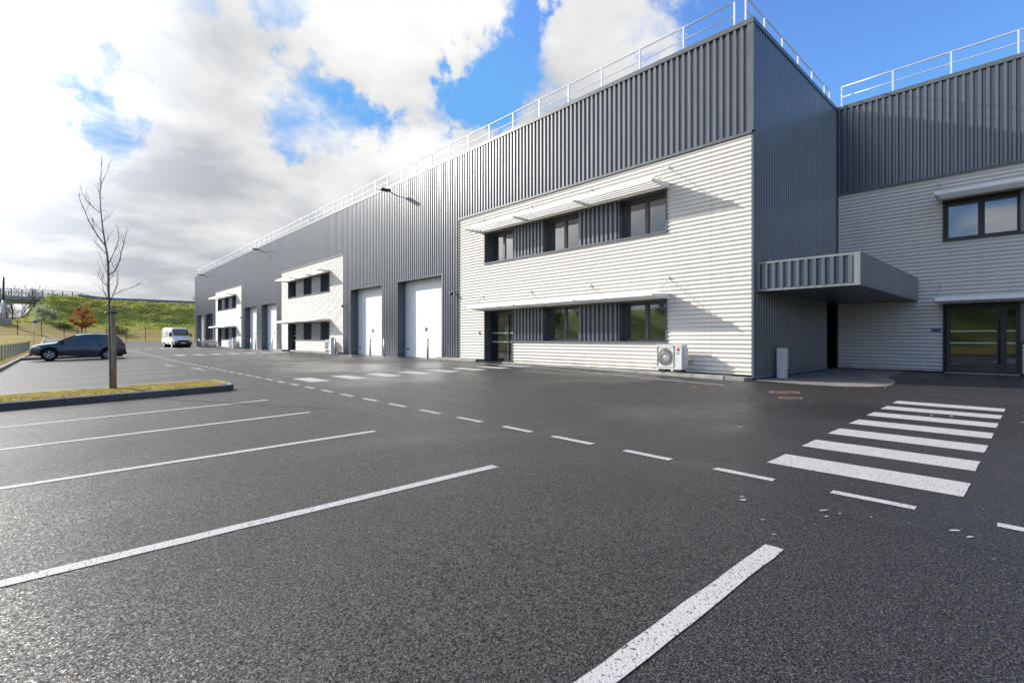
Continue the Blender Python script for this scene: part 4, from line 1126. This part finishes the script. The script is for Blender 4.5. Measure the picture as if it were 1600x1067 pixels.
rk = empty('bicycle_rack', (14.3, 74.7, yard_z(14.3, 74.7)), label='row of steel hoops holding the bicycles', cat='bicycle rack')
for k in range(6):
    mb = MB(); y = -4.3+1.75*k; mb.tube([(-.35, y, 0), (-.35, y, .7), (-.28, y, .8), (.28, y, .8), (.35, y, .7), (.35, y, 0)], .025, 8); mb.build('hoop', 'rail', rk)
# ------------------------------------------------------------------ fences and posts
fn = empty('mesh_fence', (-2.8, 25, 0), label='low grey green mesh fence behind the left kerb', cat='fence')
yy = 25.
pstep = 2.5; 
for k in range(24):
    y = yy+k*pstep; z = land_z(-2.8, y)
    mb = MB(); mb.box((-2.83, y-.03, z-.1), (-2.77, y+.03, z+1.03)); o = mb.build('post', 'fence_g', fn); o.data.transform(Matrix.Translation((2.8, -25, 0)))
    if k < 23:
        z2 = land_z(-2.8, y+pstep)
        mb = MB()
        for j in range(1, 13):
            t = j/13; zz = z*(1-t)+z2*t; mb.box((-2.803, y+pstep*t-.004, zz+.02), (-2.797, y+pstep*t+.004, zz+1.0))
        for hh in (.04, .25, .5, .75, .98):
            mb.tube([(-2.79, y, z+hh), (-2.79, y+pstep, z2+hh)], .006, 4)
        o = mb.build('mesh_panel', 'fence_g', fn); o.data.transform(Matrix.Translation((2.8, -25, 0)))
fn = empty('boundary_fence', (0, 119.6, 0), label='boundary fence of brown posts and thin wire before the grassy bank', cat='fence')
xp = [-8.5+2.95*k for k in range(13)]
for k, x in enumerate(xp):
    z = land_z(x, 119.6)
    mb = MB(); mb.box((x-.055, -.055, z-.2), (x+.055, .055, z+2.45)); mb.build('post', 'post_b', fn)
    if k < len(xp)-1:
        x2 = xp[k+1]; z2 = land_z(x2, 119.6); mb = MB()
        for hh in (.15, .7, 1.25, 1.8, 2.35): mb.tube([(x, 0, z+hh), (x2, 0, z2+hh)], .010, 4)
        for j in range(1, 14): t = j/14; mb.tube([(x+(x2-x)*t, 0, z*(1-t)+z2*t+.1), (x+(x2-x)*t, 0, z*(1-t)+z2*t+2.38)], .005, 3)
        mb.build('wire_mesh', 'post_b', fn)
def gp(x, w_):   # ground point on the direction of image column x at depth w
    l = (x-800)/768.; return ((F_[0]+l*R_[0])*w_, (F_[1]+l*R_[1])*w_)
X_, Y_ = gp(53, 62); z = land_z(X_, Y_)
sp = empty('sign_post', (X_, Y_, z), label='thin grey pole with small blue and white signs behind the fence', cat='sign')
mb = MB(); mb.tube([(0,0,-.1), (0,0,3.75)], .035, 8); mb.build('pole', 'galv', sp)
mb = MB(); mb.bevbox((-.05, -.05, 3.15), (.28, -.03, 3.45), .008); mb.build('sign_plate', 'blue', sp)
mb = MB(); mb.bevbox((-.05, -.05, 3.5), (.28, -.03, 3.72), .008); mb.build('sign_plate', 'wmetal', sp)
for o in kids(sp): 
    if o.name.startswith('sign_plate'): o.rotation_euler = (0, 0, R(-10))
X_, Y_ = gp(5.5, 92); z = land_z(X_, Y_)
lp = empty('utility_pole', (X_, Y_, z), label='dark utility pole in a concrete footing at the far left', cat='utility pole')
mb = MB(); mb.tube([(0,0,0), (0,0,4.4)], .22, 10); mb.build('sleeve', 'galv', lp)
mb = MB(); mb.tube([(0,0,4.4), (0,0,8.6)], .16, 10); mb.lathe([(.16, 8.6), (.1, 8.75), (0, 8.78)], (0,0,0), 'Z', 10); mb.build('pole', 'frame', lp)
mb = MB(); mb.bevbox((-1.1, -.6, -.4), (1.0, .6, .95), .04); mb.build('footing', 'conc', lp)
# ------------------------------------------------------------------ bridge
bd = empty('road_bridge', (-1.5, 160, 0), label='concrete road bridge with grey railings behind the car', cat='bridge')
ZD = 10.7
mb = MB(); mb.box((-45, -1, ZD-1.1), (.4, 8, ZD-.15)); mb.build('deck', 'conc', bd)
mb = MB(); mb.box((-45, -1.5, ZD-.55), (1.2, -1.0, ZD+.25)); mb.box((-45, 8.0, ZD-.55), (1.2, 8.4, ZD+.25)); mb.build('edge_beam', 'conc', bd)
for yy_, nm, st_ in ((-1.25, 'front', 1.72), (8.2, 'rear', 1.72)):
    mb = MB()
    def zt(x): return ZD+.25-1.0*ss(4, 10, x)
    xs_ = fr(-45, 13, 1.0)
    for hh, r_ in ((1.55, .06), (1.15, .035), (.75, .035), (.35, .035)):
        mb.tube([(x, yy_, zt(x)+hh*(1-.5*ss(3, 11, x))) for x in xs_], r_, 5)
    rl = mb.build('railing', 'fence_g', bd)
    x = -43.
    off = 0 if yy_ < 0 else .8
    while x < 12:
        q = MB(); q.box((x+off-.10, yy_-.09, zt(x)-.3), (x+off+.10, yy_+.09, zt(x)+1.62*(1-.5*ss(3, 11, x)))); q.build('railing_post', 'bluegrey', rl); x += st_
mb = MB()   # sloping wing wall down the cone
A_ = [(.9, -1.6, ZD+.3), (-.6, -1.6, ZD+.3), (-5.2, -10, 4.4), (-3.9, -10, 4.4)]
mb.face(A_); mb.face([(p[0], p[1]+.5, p[2]-.05) for p in A_][::-1]); mb.face([(.9, -1.6, ZD+.3), (-3.9, -10, 4.4), (-3.9, -10, 3), (.9, -1.6, 6)]); mb.face([(-.6, -1.6, ZD+.3), (-5.2, -10, 4.4), (-5.2, -10, 3), (-.6, -1.6, 6)][::-1])
mb.build('wing_wall', 'bluegrey', bd)
for x in (-16, -30):
    mb = MB(); mb.bevbox((x-.5, .5, 0), (x+.5, 7, ZD-1.1), .1); mb.build('pier', 'conc', bd)
r = random.Random(21)
for (nm, mt, cnt) in (('bank_grass', 'tuft_g', 9000), ('bank_grass', 'tuft_b', 7000)):
    mb = MB()
    for k in range(cnt):
        x = r.uniform(-9, 42); y = r.uniform(133.5, 161)
        if mt == 'tuft_b' and not (143 < y < 156) and r.random() < .75: continue
        if noise.noise(Vector((x*.12, y*.25, 7 if mt == 'tuft_g' else 3))) < -.45: continue
        z = land_z(x, y); s_ = r.uniform(.10, .26); a_ = r.uniform(0, PI)
        for q in range(3):
            b_ = a_+q*1.05; c_, d_ = math.cos(b_)*s_*.55, math.sin(b_)*s_*.55; lx = r.uniform(-.1, .35)*s_
            mb.face([(x-c_, y-d_, z-.05), (x+c_, y+d_, z-.05), (x+c_*.6+lx, y+d_*.6, z+s_*r.uniform(.6, 1.1)), (x-c_*.5+lx, y-d_*.5, z+s_*r.uniform(.6, 1.1))])
    o = mb.build(nm, mt); tag(o, 'rough tufted grass on the bank', 'grass', kind='stuff')
# steel barrier along the bank top
gb = empty('crash_barrier', (8, 159.5, 0), label='long grey crash barrier along the top of the grassy bank', cat='barrier')
mb = MB(); xs_ = fr(-5, 70, 1.5)
zr = lambda X: land_z(X, 160.5)
mb2 = [(x, 0, zr(8+x)+.75) for x in xs_]
for k in range(len(mb2)-1):
    a_, b_ = mb2[k], mb2[k+1]
    mb.face([(a_[0], 0, a_[2]-1.1), (b_[0], 0, b_[2]-1.1), (b_[0], 0, b_[2]-.05), (a_[0], 0, a_[2]-.05)]); mb.face([(a_[0], .08, a_[2]-.35), (b_[0], .08, b_[2]-.35), (b_[0], .08, b_[2]-.05), (a_[0], .08, a_[2]-.05)][::-1])
mb.build('beam', 'bluegrey', gb)
for k in range(0, len(mb2), 2):
    q = MB(); p = mb2[k]; q.box((p[0]-.07, .08, p[2]-1.2), (p[0]+.07, .2, p[2]+.1)); q.build('post', 'galv', gb)
# ------------------------------------------------------------------ houses seen below the bridge
def house(x, y, w_, d, h_, rz, lab):
    z = land_z(x, y)
    r0 = empty('house', (x, y, z), R(rz), label=lab, cat='house')
    mb = MB(); mb.box((-w_/2, -d/2, -1), (w_/2, d/2, h_)); mb.build('wall', 'render', r0)
    mb = MB(); e = .4; hr = h_+1.8
    mb.face([(-w_/2-e, -d/2-e, h_-.1), (w_/2+e, -d/2-e, h_-.1), (w_/2+e, 0, hr), (-w_/2-e, 0, hr)]); mb.face([(-w_/2-e, d/2+e, h_-.1), (w_/2+e, d/2+e, h_-.1), (w_/2+e, 0, hr), (-w_/2-e, 0, hr)][::-1])
    for s_ in (1, -1): mb.face([(s_*w_/2, -d/2, h_), (s_*w_/2, d/2, h_), (s_*w_/2, 0, hr-.1)])
    mb.build('roof', 'tile', r0)
    for k in (-.3, .25):
        mb = MB(); mb.box((w_*k-.5, -d/2-.03, 1.2), (w_*k+.5, -d/2+.02, 2.3)); mb.build('window', 'glassd', r0)
X_, Y_ = gp(67, 150); house(X_-1, Y_+28, 7, 6, 3.2, 12, 'cream house below the end of the bridge')
X_, Y_ = gp(22, 190); house(X_, Y_, 12, 7, 3.0, -8, 'low cream house seen under the bridge')
# ------------------------------------------------------------------ trees
def bare_tree(name, x, y, h_, label, seed, mat='bark', group=None, spread=.5, lv=4, z=None):
    r = random.Random(seed); z = land_z(x, y) if z is None else z
    root = empty(name, (x, y, z-.1), label=label, cat='tree', group=group)
    tk, cr = MB(), MB()
    def grow(p, d, L, rad, lev):
        n = 3; pts = [p]; q = p
        for k in range(n):
            d = (d+Vector((r.uniform(-1, 1), r.uniform(-1, 1), r.uniform(-.2, .5)))*.16).normalized(); q = q+d*L/n; pts.append(q)
        (tk if lev == 0 else cr).tube(pts, [rad*(1-.5*k/n) for k in range(n+1)], 6 if lev == 0 else (4 if lev < 2 else 3), cap=False)
        if lev >= lv: return
        for k in range(4 if lev < 3 else 3):
            f = r.uniform(.35, 1); pp = pts[0].lerp(pts[-1], f) if lev else pts[0].lerp(pts[-1], r.uniform(.4, 1))
            a_ = r.uniform(0, 2*PI); dd = (d + Vector((math.cos(a_), math.sin(a_), r.uniform(-.1, .5)))*spread*1.4).normalized()
            grow(pp, dd, L*r.uniform(.45, .68), rad*.5, lev+1)
        grow(pts[-1], d, L*.6, rad*.5, lev+1)
    grow(Vector((0,0,0)), Vector((0,0,1)), h_*.45, h_*.016, 0)
    tk.build('trunk', mat, root); cr.build('crown', 'twig', root)
    return root
def leafy(name, x, y, h_, wd, n, mat, label, seed, trunk_h=.3, lsz=.12, group=None):
    r = random.Random(seed); z = land_z(x, y)
    root = empty(name, (x, y, z-.1), label=label, cat='tree' if trunk_h > .1 else 'bush', group=group)
    tk = MB()
    tk.tube([(0,0,0), (.03, 0, h_*.4), (0, .03, h_*.8)], [h_*.022, h_*.016, h_*.004], 6)
    cl = []
    for k in range(26):
        a_ = r.uniform(0, 2*PI); u = r.uniform(-1, 1); rr_ = r.uniform(.35, 1)
        cz_ = h_*(trunk_h+(1-trunk_h)*(.5+.46*u)); rad_ = wd/2*math.sqrt(max(.08, 1-(u*.95)**2))*rr_
        c = Vector((rad_*math.cos(a_), rad_*math.sin(a_), cz_)); cl.append((c, wd*r.uniform(.08, .19)))
        tk.tube([(0, 0, max(.1, cz_-rad_*.8)), tuple(c)], [h_*.007, h_*.002], 4)
    cr = MB()
    for k in range(n):
        c, s_ = cl[r.randrange(len(cl))]; p = c+Vector((r.gauss(0, 1), r.gauss(0, 1), r.gauss(0, .8)))*s_*.62
        if p.z < .05: p.z = .05+r.random()*.1
        a_ = Vector((r.uniform(-1, 1), r.uniform(-1, 1), r.uniform(-1, 1))).normalized(); b_ = a_.orthogonal().normalized(); q = r.uniform(.5, 1.2)*lsz
        cr.face([p-a_*q-b_*q*.1, p+b_*q*.5, p+a_*q, p-b_*q*.5])
    tk.build('trunk', 'bark', root); cr.build('crown', mat, root)
    return root
X_, Y_ = gp(128, 93); leafy('russet_tree', X_, Y_, 5.3, 3.4, 3600, 'leaf_o', 'russet leaved small tree behind the parked car', 4, .28, .13)
X_, Y_ = gp(121, 90); bare_tree('young_tree', X_, Y_, 2.6, 'small leafless young tree beside the russet one', 14, spread=.4, lv=2)
X_, Y_ = gp(68, 100); leafy('grey_green_bush', X_, Y_, 3.2, 4.4, 3000, 'leaf_s', 'round grey green bush at the foot of the bridge slope', 6, .02, .15)
X_, Y_ = gp(186, 100); leafy('dark_bush', X_, Y_, 1.6, 3.4, 1300, 'leaf_g', 'low dark green bush on the bank behind the sapling', 7, .02, .13)
X_, Y_ = gp(99, 96); leafy('dark_bush', X_, Y_, .9, 3.0, 900, 'leaf_g', 'flat dark bush behind the boundary fence, above the car bonnet', 8, .02, .12)
for k, (px_, w_, h_) in enumerate(((2, 125, 9.5), (14, 140, 8), (22, 118, 10), (34, 124, 7.5), (45, 128, 10), (10, 150, 7.5), (54, 112, 5), (-8, 120, 9.5))):
    X_, Y_ = gp(px_, w_)
    bare_tree('bare_tree', X_, Y_, h_, ('tall' if h_ > 8 else 'lower')+' leafless tree under the bridge, '+['leftmost in frame', 'second from left', 'behind the utility pole', 'left of the sky gap', 'in the sky gap', 'at the back left', 'beside the sloping wing wall', 'cut by the frame edge'][k], 30+k, group='leafless trees under the bridge', spread=.38)
for k, (px_, w_, h_, wd_) in enumerate(((5, 150, 7.0, 9), (24, 158, 6.0, 8), (36, 148, 3.8, 7), (58, 122, 2.6, 5), (-6, 135, 5.5, 7))):
    X_, Y_ = gp(px_, w_)
    leafy('brown_thicket', X_, Y_, h_, wd_, 1700, 'leaf_b', 'brown leafless thicket under the bridge, '+['tallest, far left', 'behind the utility pole', 'low, below the sky gap', 'smallest, beside the bush', 'cut by the left frame edge'][k], 70+k, .05, .14, group='brown thickets under the bridge')
for k, (px_, w_, h_) in enumerate(((299, 170, 8.5), (288, 175, 6.5), (308, 160, 8))):
    X_, Y_ = gp(px_, w_)
    bare_tree('bare_tree', X_, Y_, h_*.95, ['leafless tree top over the bank just left of the warehouse', 'smaller leafless tree top farther left over the bank', 'leafless tree mostly hidden by the warehouse end'][k], 50+k, group='leafless trees behind the bank', spread=.6)
# wooded bank across the yard (seen in the windows)
for k in range(16):
    rr_ = random.Random(100+k); y = -45+k*11+rr_.uniform(-3, 3); x = -62+rr_.uniform(-5, 5)
    leafy('bank_tree', x, y, rr_.uniform(4, 7), rr_.uniform(5, 8), 900, 'leaf_b' if k % 2 else 'leaf_g', ('brown leafless thicket' if k % 2 else 'evergreen tree')+' on the bank opposite the facade', 100+k, .1, .35, group='trees on the bank opposite the facade')
# ------------------------------------------------------------------ leaf litter
r = random.Random(11); mb = MB()
def leafpiece(x, y, s_):
    z = yard_z(x, y)+.006; a_ = r.uniform(0, 2*PI); u = Vector((math.cos(a_), math.sin(a_), r.uniform(-.1, .3)))*s_; v = Vector((-math.sin(a_), math.cos(a_), r.uniform(-.1, .2)))*s_*.5; c = Vector((x, y, z+.004))
    mb.face([c-u, c+v, c+u, c-v])
for k in range(150): leafpiece(r.uniform(9, 17), r.uniform(-1.5, 5), r.uniform(.012, .035))
for k in range(90): leafpiece(r.uniform(1.5, 9), r.uniform(-.5, 3.5), r.uniform(.004, .012))
for k in range(60): leafpiece(r.uniform(-1.5, 12), r.uniform(3, 22), r.uniform(.01, .028))
for k in range(60): leafpiece(14.6+r.uniform(-.25, .2), r.uniform(6, 20), r.uniform(.008, .02))
o = mb.build('leaf_litter', 'litter'); tag(o, 'dry leaves and grit scattered over the tarmac', 'leaf litter', kind='stuff')
